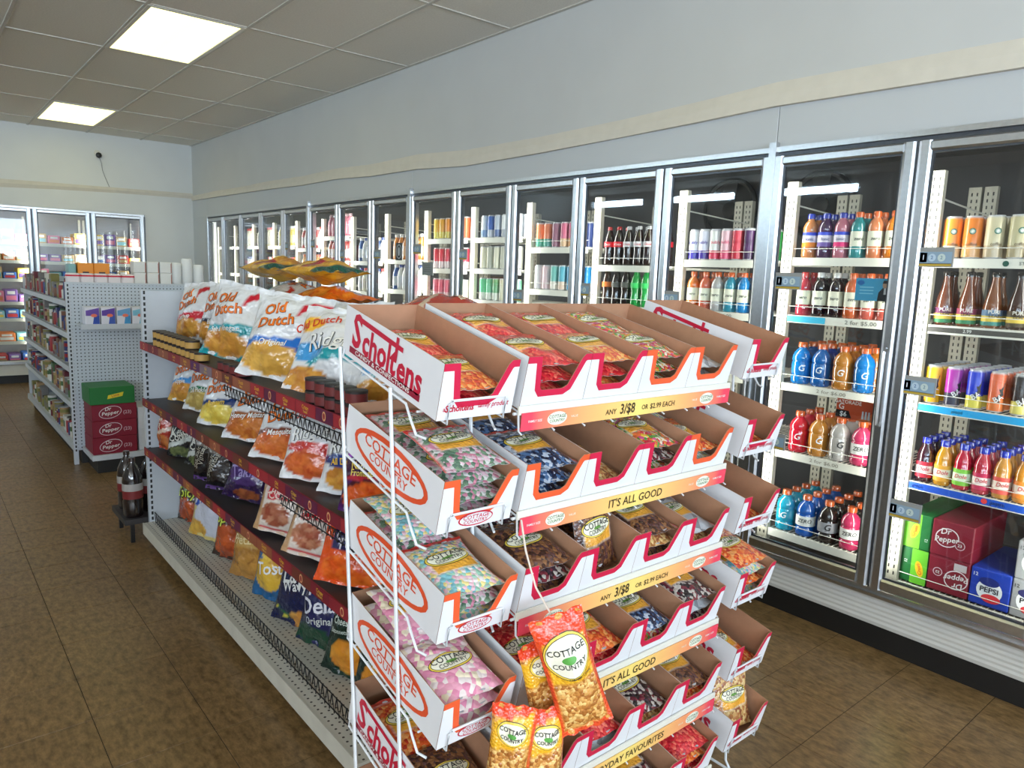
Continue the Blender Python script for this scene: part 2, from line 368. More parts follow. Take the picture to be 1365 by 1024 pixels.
# ------------------------------------------------------------------ right wall cooler
t = link('wall_cooler', None, None, (XW, (YS+YE)/2, 0)); t['kind'] = 'structure'; t['label'] = 'long walk-in cooler with dark lining built into the right wall'
lx, ly = XW, (YS+YE)/2
def cb(name, m, *boxes, **k):
    b = MB()
    for q in boxes: b.box(q[0]-lx, q[1]-lx, q[2]-ly, q[3]-ly, q[4], q[5])
    return b.obj(name, m, t, **k)
cb('lining', DARKIN, (4.25, 4.30, YS-.05, YE+.05, .2, 2.3), (XW+.02, 4.25, YS-.05, YS-.01, .2, 2.3), (XW+.02, 4.25, YE+.01, YE+.05, .2, 2.3), (XW+.06, 4.25, YS-.05, YE+.05, 2.22, 2.3))
cb('cooler_floor', P('cooler_floor_grey', S(90, 88, 86), .6), (XW+.03, 4.25, YS-.05, YE+.05, .2, .255))
cb('kick_plate', BLACK, (XW+.012, XW+.03, YS, YE, 0, .106))
b = MB(); z = .106                                  # ribbed white base panel
prof = [(0, .106)]+[(-.004 if i % 2 else -.0015, .112+i*.0105) for i in range(12)]+[(0, .238), (.02, .238), (.02, .106)]
vs = [(p[0], y-ly, p[1]) for y in (YS, YE) for p in prof]; n = len(prof)
b.add(vs, [(i, (i+1) % n, n+(i+1) % n, n+i) for i in range(n)]+[tuple(range(n-1, -1, -1)), tuple(range(n, 2*n))])
b.obj('base_panel', P('base_panel_white', S(205, 204, 198), .4, var=.02), t)
cb('sill_rail', STEEL, (XW-.03, XW+.05, YS, YE, .238, .252), (XW-.012, XW+.05, YS, YE, .252, .268))
cb('header_rail', STEEL, (XW-.02, XW+.05, YS, YE, 2.118, 2.14))
cb('header_gap', DARKM, (XW-.004, XW+.05, YS, YE, 2.094, 2.118))
for k in list(DK)+[13]:
    w = .034 if k in (0, 5, 8) else .016
    cb('mullion', STEEL if k in (0, 5, 8) else DARKM, (XW-(.034 if k in (0, 5, 8) else .002), XW+.05, YD(k)-w/2, YD(k)+w/2, .268, 2.13 if k not in (0, 5, 8) else 2.16))
for k in list(DK)+[13]:       # the cooler's own vertical lamps behind each mullion
    for s in (-1, 1):
        if (k == 13 and s == 1) or (k == DK[0] and s == -1): continue
        l = area('cooler_lamp', (XW+.055, YD(k)+s*.018, 1.2), (0, 0, 0), .03, 1.7, 4.0, (1, .97, .88))
        l.rotation_euler = Vector((-1, -s*.75, 0)).to_track_quat('Z', 'Y').to_euler()

nd = lambda k: 'rightmost cooler door' if k == -2 else ('cooler door just outside the right edge' if k < -2 else ORD[k+2]+' cooler door from right')
FR = .047
def door_meshes(wd, hh):
    b = MB(); f = FR
    def bar(y0, y1, z0, z1, v):      # rounded profile bar
        if v: pr = [(.0, y0), (-.02, y0), (-.03, y0+.008), (-.03, y1-.012), (-.022, y1), (0, y1)]; vs = [(p[0], p[1], z) for z in (z0, z1) for p in pr]
        else: pr = [(.0, z0), (-.02, z0), (-.028, z0+.008), (-.028, z1-.008), (-.02, z1), (0, z1)]; vs = [(p[0], y, p[1]) for y in (y0, y1) for p in pr]
        b.add(vs, [(i, (i+1) % 6, 6+(i+1) % 6, 6+i) for i in range(6)]+[(5, 4, 3, 2, 1, 0), (6, 7, 8, 9, 10, 11)])
    bar(-wd/2, -wd/2+f, 0, hh, True); bar(wd/2-f, wd/2, 0, hh, True)
    bar(-wd/2+f, wd/2-f, 0, .05, False); bar(-wd/2+f, wd/2-f, hh-.04, hh, False)
    fr = b.mesh('door_frame', STEEL)
    g = MB().box(-.012, -.006, -wd/2+f, wd/2-f, .05, hh-.04).mesh('glass', GLASS)
    q = MB(); e = .008
    for y0, y1, z0, z1 in ((-wd/2+f, -wd/2+f+e, .05, hh-.04), (wd/2-f-e, wd/2-f, .05, hh-.04), (-wd/2+f+e, wd/2-f-e, .05, .05+e), (-wd/2+f+e, wd/2-f-e, hh-.04-e, hh-.04)): q.box(-.016, -.0045, y0, y1, z0, z1)
    ga = q.mesh('gasket', DARKM)
    h = MB().tube([(-.03, 0, -.16), (-.052, 0, -.15), (-.056, 0, -.1), (-.056, 0, .1), (-.052, 0, .15), (-.03, 0, .16)], .008, 8).mesh('handle', STEEL, True)
    return fr, g, ga, h
DM = door_meshes(PIT-.012, 2.098-.274)
def card_mesh():
    b = MB(); w, h = .125, .075
    b.box(-.004, .004, -w/2, w/2, 0, h, 0, S(150, 152, 150))
    y = -.0045
    def r(x0, x1, z0, z1, c): b.add([(y, -x0, z0), (y, -x1, z0), (y, -x1, z1), (y, -x0, z1)], [(0, 1, 2, 3)], 0, c)
    r(-.058, .058, .012, .058, S(140, 165, 185)); r(-.058, .058, .004, .014, S(190, 160, 60)); r(-.056, -.03, .018, .055, S(50, 105, 190))
    for cx, c in ((-.012, S(185, 205, 220)), (.022, S(195, 210, 205))):
        ellipse(b, cx, .036, .014, .015, c, lambda x, z: (y-.0005, -x, z), n=14)
    ink(b, [('1', -.043, .036, .026, S(230, 240, 250)), ('2', -.012, .036, .018, S(70, 110, 160)), ('2', .022, .036, .018, S(90, 130, 150))], lambda x, z: (y-.001, -x, z))
    return b.mesh('price_card', CARD)
CARDM = card_mesh()
CARDS = {-2: [(1.152, 1.617), (1.157, 1.113), (1.154, .60)], -1: [(1.756, 1.508), (1.762, .771)], 0: [(2.42, 1.40)], 1: [(3.06, 1.42)], 2: [(3.66, 1.36)], 3: [(4.28, 1.62)], 4: [(4.88, 1.66)], 5: [(5.5, 1.62)], 6: [(6.15, 1.62)], 7: [(6.77, 1.72)], 8: [(7.4, 1.7)]}
for k in DK:
    t = thing('cooler_door', 'aluminium framed glass door, '+nd(k) if k >= -2 else 'aluminium framed glass cooler door just outside the right edge', 'cooler door', (XW, YD(k)+PIT/2, .274), group='glass cooler doors')
    for n, me in zip(('door_frame', 'glass', 'gasket'), DM[:3]): link(n, me, t)
    link('handle', DM[3], t, (0, -(PIT-.012)/2+.022, .85))
    for y, z in CARDS.get(k, []): link('price_card', CARDM, t, (-.017, y-YD(k)-PIT/2, z-.274))
# stickers on glass: grey notice on the seventh door, adverts inside the second
def poster(name, label, k, y0, y1, z0, z1, x, fn):
    t = tag(link(name, None, None, (x, (y0+y1)/2, z0)), label, 'poster'); w, h = y1-y0, z1-z0
    MB().box(0, .003, -w/2, w/2, 0, h, 0, S(235, 235, 235)).obj('sheet', CARD, t)
    b = MB(); sf = lambda u, v, o=.0006: (-o, w/2-u*w, v*h)
    def quad(pts, c, o=.0006): b.add([sf(u, v, o) for u, v in pts], [tuple(range(len(pts)))], 0, c)
    fn(b, quad, sf, w, h); b.obj('print', INK, t); return t
def adv1(b, q, sf, w, h):
    q([(0, 0), (1, 0), (1, 1), (0, 1)], S(70, 165, 205)); ellipse(b, .14*w, .8*h, .1*w, .11*h, S(40, 110, 180), lambda x, y: sf(x/w, y/h, .001), n=16)
    q([(.62, 0), (.97, 0), (.96, .42), (.86, .58), (.74, .58), (.64, .38)], S(30, 30, 36), .001); q([(.78, .3), (.84, .3), (.83, .58), (.78, .58)], S(225, 225, 225), .0014)
    ellipse(b, .8*w, .72*h, .065*w, .16*h, S(205, 160, 130), lambda x, y: sf(x/w, y/h, .0014), n=16); q([(.73, .78), (.87, .78), (.87, .9), (.76, .92)], S(40, 32, 28), .0018)
    for i in range(3): q([(.12, .62-.14*i), (.5, .62-.14*i), (.5, .58-.14*i), (.12, .58-.14*i)], S(150, 215, 235), .001)
poster('advert_card', 'small blue advert card showing a man in a dark suit', -1, 1.312, 1.463, 1.475, 1.568, XW+.012, adv1)
def adv2(b, q, sf, w, h):
    q([(0, 0), (1, 0), (1, 1), (0, 1)], S(200, 82, 48)); q([(0, .05), (.42, .05), (.34, .42), (0, .42)], S(28, 26, 28), .001); q([(.55, 0), (1, 0), (1, .5)], S(226, 120, 70), .001)
    ink(b, [('GATORADE', .3*w, .85*h, .022, S(250, 235, 225)), ('G', .14*w, .6*h, .036, S(250, 240, 235)), ('$6', .2*w, .22*h, .03, S(245, 245, 245))], lambda x, y: sf(x/w, y/h, .0016))
    for i in range(3): q([(.68+.08*i, .1), (.74+.08*i, .1), (.73+.08*i, .5), (.69+.08*i, .5)], S(200, 205, 215), .0016)
poster('advert_card', 'orange advert card with a price above the pink sports drink', -1, 1.328, 1.492, .965, 1.05, XW+.012, adv2)
def adv3(b, q, sf, w, h):
    q([(0, 0), (1, 0), (1, 1), (0, 1)], S(150, 152, 150))
    for i in range(4): q([(.15, .8-.16*i), (.8, .8-.16*i), (.8, .76-.16*i), (.15, .76-.16*i)], S(95, 96, 98), .001)
poster('notice', 'plain grey notice taped inside the seventh cooler door', 4, 4.69, 4.84, 1.5, 1.6, XW+.012, adv3)
def adv4(b, q, sf, w, h):
    q([(0, 0), (1, 0), (1, 1), (0, 1)], S(40, 42, 44)); ellipse(b, w/2, h/2, .42*w, .42*h, S(225, 225, 225), lambda x, y: sf(x/w, y/h, .001)); ellipse(b, w/2, h/2, .36*w, .36*h, S(40, 42, 44), lambda x, y: sf(x/w, y/h, .0014)); ellipse(b, w/2, h/2, .2*w, .25*h, S(215, 215, 215), lambda x, y: sf(x/w, y/h, .0018))
poster('round_sticker', 'round black and white sticker on the eighth cooler door', 5, 5.14, 5.24, 1.61, 1.75, XW+.012, adv4)

# shelving per bay; the price rail colours follow the photo
SH = {-3: [1.655, 1.39, 1.067, .735, .29], -2: [1.655, 1.39, 1.067, .735, .29], -1: [1.655, 1.39, 1.067, .74, .343], 0: [1.64, 1.38, 1.067, .74, .34], 1: [1.605, 1.372, 1.067, .74, .34], 2: [1.71, 1.44, 1.12, .74, .34], 3: [1.782, 1.563, 1.34, .9, .34], 4: [1.78, 1.555, 1.32, .9, .34],
      5: [1.62, 1.37, 1.05, .7, .34], 6: [1.6, 1.33, 1.05, .7, .34], 7: [1.83, 1.60, 1.37, 1.0, .34], 8: [1.72, 1.45, 1.05, .7, .34], 9: [1.75, 1.42, 1.05, .7, .34], 10: [1.75, 1.42, 1.05, .7, .34], 11: [1.75, 1.42, 1.05, .7, .34], 12: [1.75, 1.42, 1.05, .7, .34]}
XS = 3.205
post = MB()
post.box(0, .03, -.026, .026, 0, 1.73)
for i in range(56):
    for yy in (-.011, .011): post.box(-.0006, .0, yy-.003, yy+.003, .04+.03*i, .055+.03*i, 1)
POSTM = post.mesh('post', [P('post_enamel', S(172, 168, 152), .5), BLACKW])
RAIL = {}
def rail_mesh(key):
    """front lip of a shelf, with its printed price rail"""
    if key in RAIL: return RAIL[key]
    b = MB(); y0, y1 = -.272, .245
    b.box(-.006, .0, y0, y1, -.032, .004, 0, S(228, 226, 214))
    sf = lambda x, z: (-.0068, -x, z)
    def q(x0, x1, z0, z1, c): b.add([sf(x0, z0), sf(x1, z0), sf(x1, z1), sf(x0, z1)], [(0, 1, 2, 3)], 0, c)
    if key == 'cyan': q(-.245, -.06, -.028, 0, S(60, 180, 215)); ink(b, [('2 for $5.00', .1, -.014, .024, S(120, 120, 110), 0, 1.3)], sf)
    if key == 'deepblue': q(-.245, .27, -.028, 0, S(40, 160, 220)); ink(b, [('pepsi', -.1, -.013, .02, S(235, 245, 250)), ('pepsi', .16, -.013, .02, S(235, 245, 250))], sf)
    if key == 'blue': q(-.245, .27, -.028, 0, S(20, 80, 190)); ink(b, [('pepsi', -.21, -.013, .02, S(235, 240, 250)), ('pepsi', .08, -.013, .024, S(240, 240, 250))], sf); ellipse(b, .035, -.013, .011, .011, S(230, 60, 60), lambda x, z: (-.0074, -x, z), n=12)
    if key == 'star': ink(b, [('STARBUCKS', .09, -.014, .017, S(90, 95, 95))], sf); ellipse(b, .0, -.014, .011, .011, S(40, 90, 75), lambda x, z: (-.0074, -x, z), n=12)
    if key == 'tag': q(-.245, .27, -.024, -.004, S(80, 78, 74)); ink(b, [('$3.49', .12, -.014, .02, S(235, 235, 225)), ('2.99', -.1, -.014, .018, S(225, 225, 220))], lambda x, z: (-.0074, -x, z))
    if key == 'ticket': ink(b, [('2 for $6.00', 0, -.014, .022, S(150, 145, 130), 0, 1.4)], sf)
    RAIL[key] = b.mesh('price_rail', CARD); return RAIL[key]
RK = {(-2, 0): 'star', (-2, 1): 'tag', (-2, 2): 'deepblue', (-2, 3): 'blue', (-1, 1): 'cyan', (-1, 2): 'ticket', (-1, 3): 'ticket', (0, 1): 'ticket'}
b = MB(); 
for i in range(24): b.tube([(0, -.27+i*.0223, .001), (.62, -.27+i*.0223, .001)], .0025, 4)
for x in (.02, .3, .6): b.tube([(x, -.272, -.004), (x, .245, -.004)], .004, 5)
DECKM = b.mesh('wire_deck', WHITEM)
FW = MB().tube([(0, -.27, .045), (0, .243, .045)], .0016, 4).mesh('guard_wire', P('clear_wire', S(215, 215, 205), .2)) 
for k in DK:
    yc = YD(k)+PIT/2
    t = thing('cooler_shelving', 'white wire shelving with slotted posts behind the '+nd(k) if k >= -2 else 'white wire shelving behind the cooler door outside the right edge', 'shelving', (XS, yc, .27), group='cooler shelving')
    for x, z in ((-.005, 0), (.6, 0)): link('post', POSTM, t, (x, PIT/2-.035, z))
    link('post', POSTM, t, (.6, -PIT/2+.03, 0))
    MB().tube([(.01, PIT/2-.035, 1.63), (.6, PIT/2-.035, 1.60)], .004, 5).obj('side_brace', WHITEM, t)
    for i, z in enumerate(SH[k]):
        s = link('wire_deck', DECKM, t, (.004, 0, z-.27-.004))
        link('price_rail', rail_mesh(RK.get((k, i), 'plain')), s); 
        if k <= 2: link('guard_wire', FW, s, (-.004, 0, 0))

# fans on the cooler's back wall
FANY = {-1: 2.24, 0: 2.86}
for k, y in ((-1, 1.53), (0, 2.19)):
    t = thing('cooler_fan', 'dark round fan on the cooler back wall, '+('second' if k == -1 else 'third')+' door from right', 'fan', (4.2, FANY[k], 2.0))
    ring = [(.0, .19*math.cos(a), .19*math.sin(a)) for a in [2*PI*i/24 for i in range(24)]]
    MB().tube(ring, .018, 6, closed=True).obj('ring', BLACK, t)
    MB().lathe([(.0, 0), (.185, 0), (.185, .02), (.0, .02)], 24, cap=False).obj('back_plate', BLACK, t, True, (.035, 0, 0), (0, -PI/2, 0))
    MB().lathe([(.05, 0), (.05, .03), (.03, .04)], 14).obj('hub', BLACK, t, True, (.02, 0, 0), (0, -PI/2, 0))
    for i in range(4):
        a = i*PI/2; MB().add([(.01, .03, -.03), (.0, .17, -.075), (-.02, .17, .06), (.0, .03, .03), (.014, .03, -.03), (.004, .17, -.075), (-.016, .17, .06), (.004, .03, .03)], [(0, 1, 2, 3), (7, 6, 5, 4), (0, 4, 5, 1), (1, 5, 6, 2), (2, 6, 7, 3), (3, 7, 4, 0)]).obj('blade', BLACK, t, False, None, (a, 0, 0))

# ------------------------------------------------------------------ drinks
PROF = {
 'sport': ([(.0295, 0), (.033, .006), (.033, .045), (.0315, .05), (.0315, .115), (.033, .12), (.0325, .135), (.028, .152), (.018, .166), (.014, .171), (.014, .178)], [(.0172, .176), (.0172, .195), (.015, .199)], (.0322, .05, .115)),
 'big': ([(.038, 0), (.044, .008), (.044, .035), (.0405, .042), (.0435, .05), (.0435, .098), (.0405, .106), (.044, .114), (.043, .128), (.036, .147), (.022, .163), (.018, .167), (.018, .174)], [(.021, .172), (.021, .192), (.018, .196)], (.0442, .05, .098)),
 'juice': ([(.028, 0), (.032, .006), (.032, .09), (.0302, .094), (.031, .11), (.025, .134), (.017, .148), (.0155, .165)], [(.0185, .161), (.0185, .182), (.016, .186)], (.0326, .018, .085)),
 'tea': ([(.030, 0), (.034, .008), (.034, .075), (.030, .105), (.02, .145), (.0145, .172), (.0135, .2)], [(.0165, .196), (.0165, .212), (.014, .215)], (.0346, .01, .07)),
 'soda': ([(.028, 0), (.032, .01), (.031, .05), (.0278, .075), (.032, .11), (.0325, .13), (.027, .16), (.016, .195), (.0125, .205)], [(.0148, .203), (.0148, .219), (.013, .222)], (.033, .105, .135)),
 'dairy': ([(.032, 0), (.036, .006), (.036, .12), (.03, .15), (.018, .175), (.018, .185)], [(.021, .183), (.021, .205), (.019, .208)], (.0366, .03, .11)),
}
CANP = {'can': (.0295, .158), 'slim': (.0265, .156), 'wide': (.033, .165)}
_bm = {}
SILVER = S(190, 192, 195)
def drink_meshes(sp):
    """sp = (kind, word, body, cap, label bands [(v0,v1,colour)], text items)"""
    key = repr(sp)
    if key in _bm: return _bm[key]
    kind, word, body, cap, bands, texts = sp
    if kind in CANP:
        r, h = CANP[kind]; b = MB(); pr = [(r*.82, 0, SILVER), (r, .006, SILVER), (r, .0061, body)]
        for v0, v1, c in bands:
            z0, z1 = .0062+v0*(h-.018), .0062+v1*(h-.018); pr += [(r, z0, pr[-1][2]), (r, z0+.0001, c), (r, z1, c), (r, z1+.0001, body)]
        pr += [(r, h-.012, body), (r*.84, h-.003, SILVER), (r*.88, h, SILVER), (r*.8, h, SILVER), (r*.8, h-.003, SILVER)]
        b.lathe(pr, 18); rr = r+.0006; parts = [('can_body', b.mesh('can_body', CAN, True))]
        far = parts[0][1]; rl = r
    else:
        pb, pc, (lr, l0, l1) = PROF[kind]
        b = MB().lathe(pb, 18, col=body); parts = [('bottle_body', b.mesh('bottle_body', PLASTIC, True))]
        c = MB().lathe(pc, 16, col=cap); parts.append(('cap', c.mesh('cap', PLASTIC, True)))
        pl = []
        for v0, v1, cc in bands: pl += [(lr, l0+v0*(l1-l0)+.0001, cc), (lr, l0+v1*(l1-l0), cc)]
        l = MB()
        if pl: l.lathe(pl, 18, cap=False); parts.append(('label_wrap', l.mesh('label_wrap', CARD, True)))
        a = MB().lathe(pb, 12, col=body); a.lathe(pc, 10, col=cap); 
        if pl: a.lathe(pl, 12, cap=False)
        far = a.mesh('bottle', PLASTIC, True); rl = lr
    if texts:
        rr = rl+.0008; tb = MB()
        sf = lambda x, z: (rr*math.sin(x/rr), -rr*math.cos(x/rr), z)
        for it in texts:
            if it[0] == 'ELL': ellipse(tb, it[1], it[2], it[3], it[4], it[5], sf, n=14)
            elif it[0] == 'POLY': tb.add([sf(x, z) for x, z in it[1]], [tuple(range(len(it[1])))], 0, it[2])
            else: ink(tb, [it], lambda x, z: (lambda q: (q[0]*1.01, q[1]*1.01, q[2]))(sf(x, z)))
        parts.append(('lettering', tb.mesh('lettering', INK)))
    _bm[key] = (parts, far); return _bm[key]
KW = {'sport': 'sports drink bottle', 'big': 'large sports drink', 'juice': 'juice bottle', 'tea': 'tea bottle', 'soda': 'soda bottle', 'dairy': 'milk bottle', 'can': 'drink can', 'slim': 'slim drink can', 'wide': 'coffee can'}
NM = {'sport': 'sports_drink_bottle', 'big': 'sports_drink_bottle', 'juice': 'juice_bottle', 'tea': 'tea_bottle', 'soda': 'soda_bottle', 'dairy': 'milk_bottle', 'can': 'drink_can', 'slim': 'drink_can', 'wide': 'drink_can'}
def put_drink(sp, x, y, z, label, group, parts=True, yaw=None):
    ps, far = drink_meshes(sp); kind = sp[0]
    rot = (0, 0, -PI/2+(random.uniform(-.2, .2)+.38 if yaw is None else yaw))
    if not parts: o = link(NM[kind], far, None, (x, y, z), rot)
    else:
        o = link(NM[kind], ps[0][1], None, (x, y, z), rot)
        for n, me in ps[1:]: link(n, me, o)
    return tag(o, label, 'can' if kind in CANP else 'bottle', group)
def stock(k, si, sps, pitch, rows=1, y0=.112, dp=None, yfirst=None, back=None, parts=True):
    """front row left to right, then rows behind it"""
    z = SH[k][si]+.001; ya = yfirst if yfirst is not None else YD(k+1)-y0
    for r in range(rows):
        for i, sp in enumerate(sps):
            if sp is None: continue
            if r and back is not None and back[i] is None: continue
            s2 = sp if r == 0 or back is None else back[i]
            rad = CANP[sp[0]][0] if sp[0] in CANP else max(p[0] for p in PROF[sp[0]][0])
            y = ya-i*pitch; x = XS+.012+rad+r*(dp or 2*rad+.004)
            lab = '%s %s, %s from left, %s row, %s shelf, %s' % (s2[1], KW[s2[0]], ORD[i], 'front' if r == 0 else ORD[r], ORD[si], nd(k))
            put_drink(s2, x, y+random.uniform(-.002, .002), z, lab, 'drinks in the glass door cooler', parts and r == 0)
W_, K_ = S(235, 235, 230), S(22, 20, 22)
OC = S(238, 110, 50); BC = S(50, 70, 190)
def gat(kind, word, body, cap=OC, lab=W_, txt='G', tc=K_):
    l0, l1 = PROF[kind][2][1:]; zc = (l0+l1)/2
    return (kind, word, body, cap, [(0, 1, lab)] if lab else [], [(txt, 0, zc, .034 if len(txt) == 1 else .021, tc, 0, 1, .2)])
def zero(word, body, cap=OC, lab=S(225, 225, 205)): return gat('sport', word, body, cap, lab, 'zero', S(40, 50, 50))
def band3(word, body, lo): return ('sport', word, body, BC, [(0, .3, lo), (.3, .78, S(220, 214, 225)), (.78, 1, S(60, 80, 200))], [('Ionic', 0, .083, .019, S(60, 60, 120))])
ORG, BLU, CYA, RED, PNK, DRK, CLR, TEAL, PCH = S(240, 140, 40), S(20, 140, 230), S(30, 180, 215), S(235, 30, 60), S(235, 70, 120), S(38, 24, 32), S(205, 200, 195), S(60, 160, 165), S(245, 150, 100)
# second door from the right: sports drinks
stock(-1, 0, [band3('orange', S(235, 150, 90), ORG), band3('purple', S(80, 50, 90), S(110, 90, 160)), band3('pink', S(215, 130, 150), S(225, 50, 120)), zero('teal', TEAL), zero('peach', PCH), zero('orange', ORG)], .0755, 2)
stock(-1, 1, [zero('red', S(205, 60, 80), S(225, 60, 60)), zero('black', DRK, S(235, 235, 230)), zero('black', DRK, S(235, 235, 230)), zero('orange', S(225, 110, 60)), zero('salmon', S(225, 105, 90)), zero('salmon', S(225, 105, 90))], .0755, 2)
BL = S(70, 160, 210)
gb = lambda w, c, t='G', l=None, tc=S(235, 240, 245): ('big', w, c, OC, [(0, 1, l)] if l else [], [(t, 0, .075, .042 if len(t) == 1 else .026, tc, 0, 1, .2)]+([('POLY', [(-.03, .012), (.03, .012), (.03, .03), (-.03, .03)], K_)] if not l else []))
stock(-1, 2, [gb('blue', BLU), gb('blue', S(25, 110, 195)), gb('amber', S(215, 140, 50)), gb('blue', BLU)], .1, 4, y0=.125, back=[gb('blue', S(20, 100, 190)), gb('navy', S(20, 60, 150)), gb('amber', S(215, 130, 40)), gb('amber', S(215, 130, 40))])
stock(-1, 3, [gb('red', RED), gb('amber', S(225, 150, 60)), gb('clear', CLR, tc=K_), gb('pink', PNK, 'ZERO', W_, K_)], .1, 3, y0=.145, back=[gb('red', RED), gb('amber', S(225, 150, 60)), gb('clear', CLR), gb('red', S(200, 40, 40))])
stock(-1, 4, [gb('cyan', CYA), gb('blue', S(20, 100, 200), 'ZERO', W_, K_), gb('black', S(40, 28, 26), 'G', S(150, 150, 155), K_), gb('pink', S(225, 60, 110), 'ZERO', W_, K_)], .108, 4, y0=.115, back=[gb('cyan', CYA), gb('blue', S(20, 100, 200)), gb('black', S(40, 28, 26)), gb('black', S(40, 28, 26))])
# rightmost door
def coffee(word, top, low): return ('wide', word, top, None, [(0, .3, low)], [('ELL', 0, .105, .0125, .0125, S(30, 100, 80)), ('ELL', 0, .105, .0085, .0085, S(225, 230, 220)), ('coffee', 0, .055, .017, S(110, 90, 60))])
stock(-2, 0, [coffee('orange', S(238, 150, 60), S(215, 200, 170)), coffee('orange', S(232, 130, 50), S(225, 170, 110)), coffee('beige', S(212, 200, 165), S(190, 172, 140)), coffee('beige', S(200, 190, 150), S(180, 165, 130)), coffee('maroon', S(110, 40, 44), S(150, 90, 70)), coffee('maroon', S(110, 40, 44), S(150, 90, 70))], .0765, 3, y0=.095)
def tea(word, c, lab, l2): return ('tea', word, c, S(40, 36, 36), [(0, .25, l2), (.25, .62, S(225, 195, 80)), (.62, 1, lab)], [('PURE', 0, .062, .02, S(235, 230, 220)), ('LEAF', 0, .047, .018, S(60, 50, 40))])
stock(-2, 1, [tea('brown', S(120, 66, 44), S(110, 50, 90), S(60, 130, 90)), tea('brown', S(130, 72, 46), S(150, 60, 90), S(60, 130, 90)), tea('amber', S(140, 84, 50), S(90, 120, 150), S(70, 140, 130)), tea('dark', S(70, 44, 34), S(70, 60, 40), S(80, 70, 50)), tea('amber', S(150, 90, 50), S(60, 60, 60), S(70, 140, 130))], .086, 2, y0=.098)
def zig(word, top, low): return ('can', word, top, None, [(0, .34, low)], [('POLY', [(-.02, .03), (.0, .045), (-.006, .06), (.012, .075), (.006, .09), (.026, .12), (.02, .085), (.024, .07), (.008, .055), (.012, .04)], K_), ('BA', .006, .055, .03, S(225, 228, 230), 35)])
ZC_ = [zig('yellow', S(240, 195, 40), S(240, 180, 40)), zig('purple', S(170, 50, 160), S(60, 60, 80)), zig('blue', S(40, 60, 190), S(220, 210, 90)), zig('orange', S(215, 105, 70), S(220, 120, 60)), zig('black', S(50, 44, 44), S(215, 205, 110)), zig('black', S(60, 50, 50), S(215, 205, 110))]
stock(-2, 2, ZC_, .0775, 6, y0=.094)
def dole(word, c, lab, band): return ('juice', word, c, S(40, 60, 200), [(0, .3, band), (.3, .75, lab), (.75, 1, band)], [('Dole', 0, .055, .023, S(200, 30, 50), 0, 1, .2)])
DO = [dole('purple', S(70, 26, 44), S(240, 225, 225), S(205, 50, 70)), dole('yellow', S(240, 170, 40), S(235, 225, 205), S(240, 170, 60)), dole('red', S(215, 40, 70), S(225, 240, 210), S(130, 200, 70)), dole('rose', S(215, 60, 80), S(240, 225, 220), S(200, 50, 90)), dole('peach', S(235, 165, 70), S(240, 225, 210), S(225, 90, 80)), dole('amber', S(240, 160, 50), S(240, 225, 210), S(240, 140, 50)), dole('orange', S(240, 130, 40), S(240, 225, 210), S(235, 90, 50))]
stock(-2, 3, DO, .0715, 4, y0=.097)
def zz(*a): return a
# third door
def bub(word, top, low): return ('can', word, S(225, 222, 226), None, [(0, .3, low), (.3, 1, top)], [('bubly', 0, .09, .022, low, 0, 1.1)])
stock(0, 0, [bub('white', W_, S(70, 60, 170)), bub('lilac', S(225, 222, 235), S(80, 60, 160)), bub('white', W_, S(220, 60, 90)), bub('pink', S(235, 190, 200), S(225, 80, 120)), bub('red', S(215, 60, 80), S(200, 40, 60)), bub('purple', S(80, 40, 90), S(60, 30, 70)), bub('green', S(60, 170, 80), S(40, 140, 70))], .0665, 3, y0=.09)
stock(0, 1, [zero('orange', S(235, 130, 60)), zero('salmon', S(230, 115, 90)), zero('clear', S(200, 200, 200)), zero('teal', S(50, 160, 190)), zero('blue', S(30, 140, 210)), zero('blue', S(30, 110, 220))], .0775, 2, y0=.1)
# fourth door: colas
def cola(word, lab, tc, body=S(44, 22, 20), cap=S(200, 30, 40), txt='Coca'): return ('soda', word, body, cap, [(0, 1, lab)], [(txt, 0, .12, .019, tc, 0, 1.1, .3)])
CR = cola('red', S(225, 30, 50), W_); CW = cola('white', S(222, 222, 225), S(200, 30, 40), cap=S(210, 210, 212))
stock(1, 0, [CR, CR, CW, CW, CW, CR], .0755, 2, y0=.098)
gs = ('soda', 'green', S(40, 175, 80), S(40, 150, 70), [(0, 1, S(60, 200, 100))], []); rb = ('soda', 'brown', S(60, 34, 22), S(220, 220, 220), [(0, 1, S(225, 120, 50))], []); dk = ('soda', 'dark', S(40, 28, 26), S(200, 200, 205), [(0, 1, S(90, 90, 84))], [])
stock(1, 1, [rb, dk, dk, gs, gs, gs], .0755, 1, y0=.098)
def pc(word, top, low=None, kind='can'): return (kind, word, top, None, [(0, .35, low)] if low else [], [])
stock(2, 0, [pc('orange', S(235, 140, 90), S(80, 170, 140)), pc('orange', S(225, 130, 90), S(80, 160, 140)), pc('mauve', S(160, 110, 130)), pc('pink', S(210, 110, 140), S(225, 190, 150)), pc('magenta', S(190, 50, 110), S(215, 150, 90)), pc('grey', S(150, 145, 150))], .0775, 2, y0=.1, back=[pc('navy', S(60, 75, 130))]*6, parts=False)
stock(2, 1, [pc('silver', S(205, 205, 205)), pc('pink', S(220, 190, 195)), pc('mint', S(120, 190, 180), S(230, 225, 215)), pc('teal', S(90, 170, 190), S(225, 200, 180)), pc('blue', S(40, 150, 200)), pc('blue', S(40, 130, 190))], .0775, 2, y0=.1, parts=False)
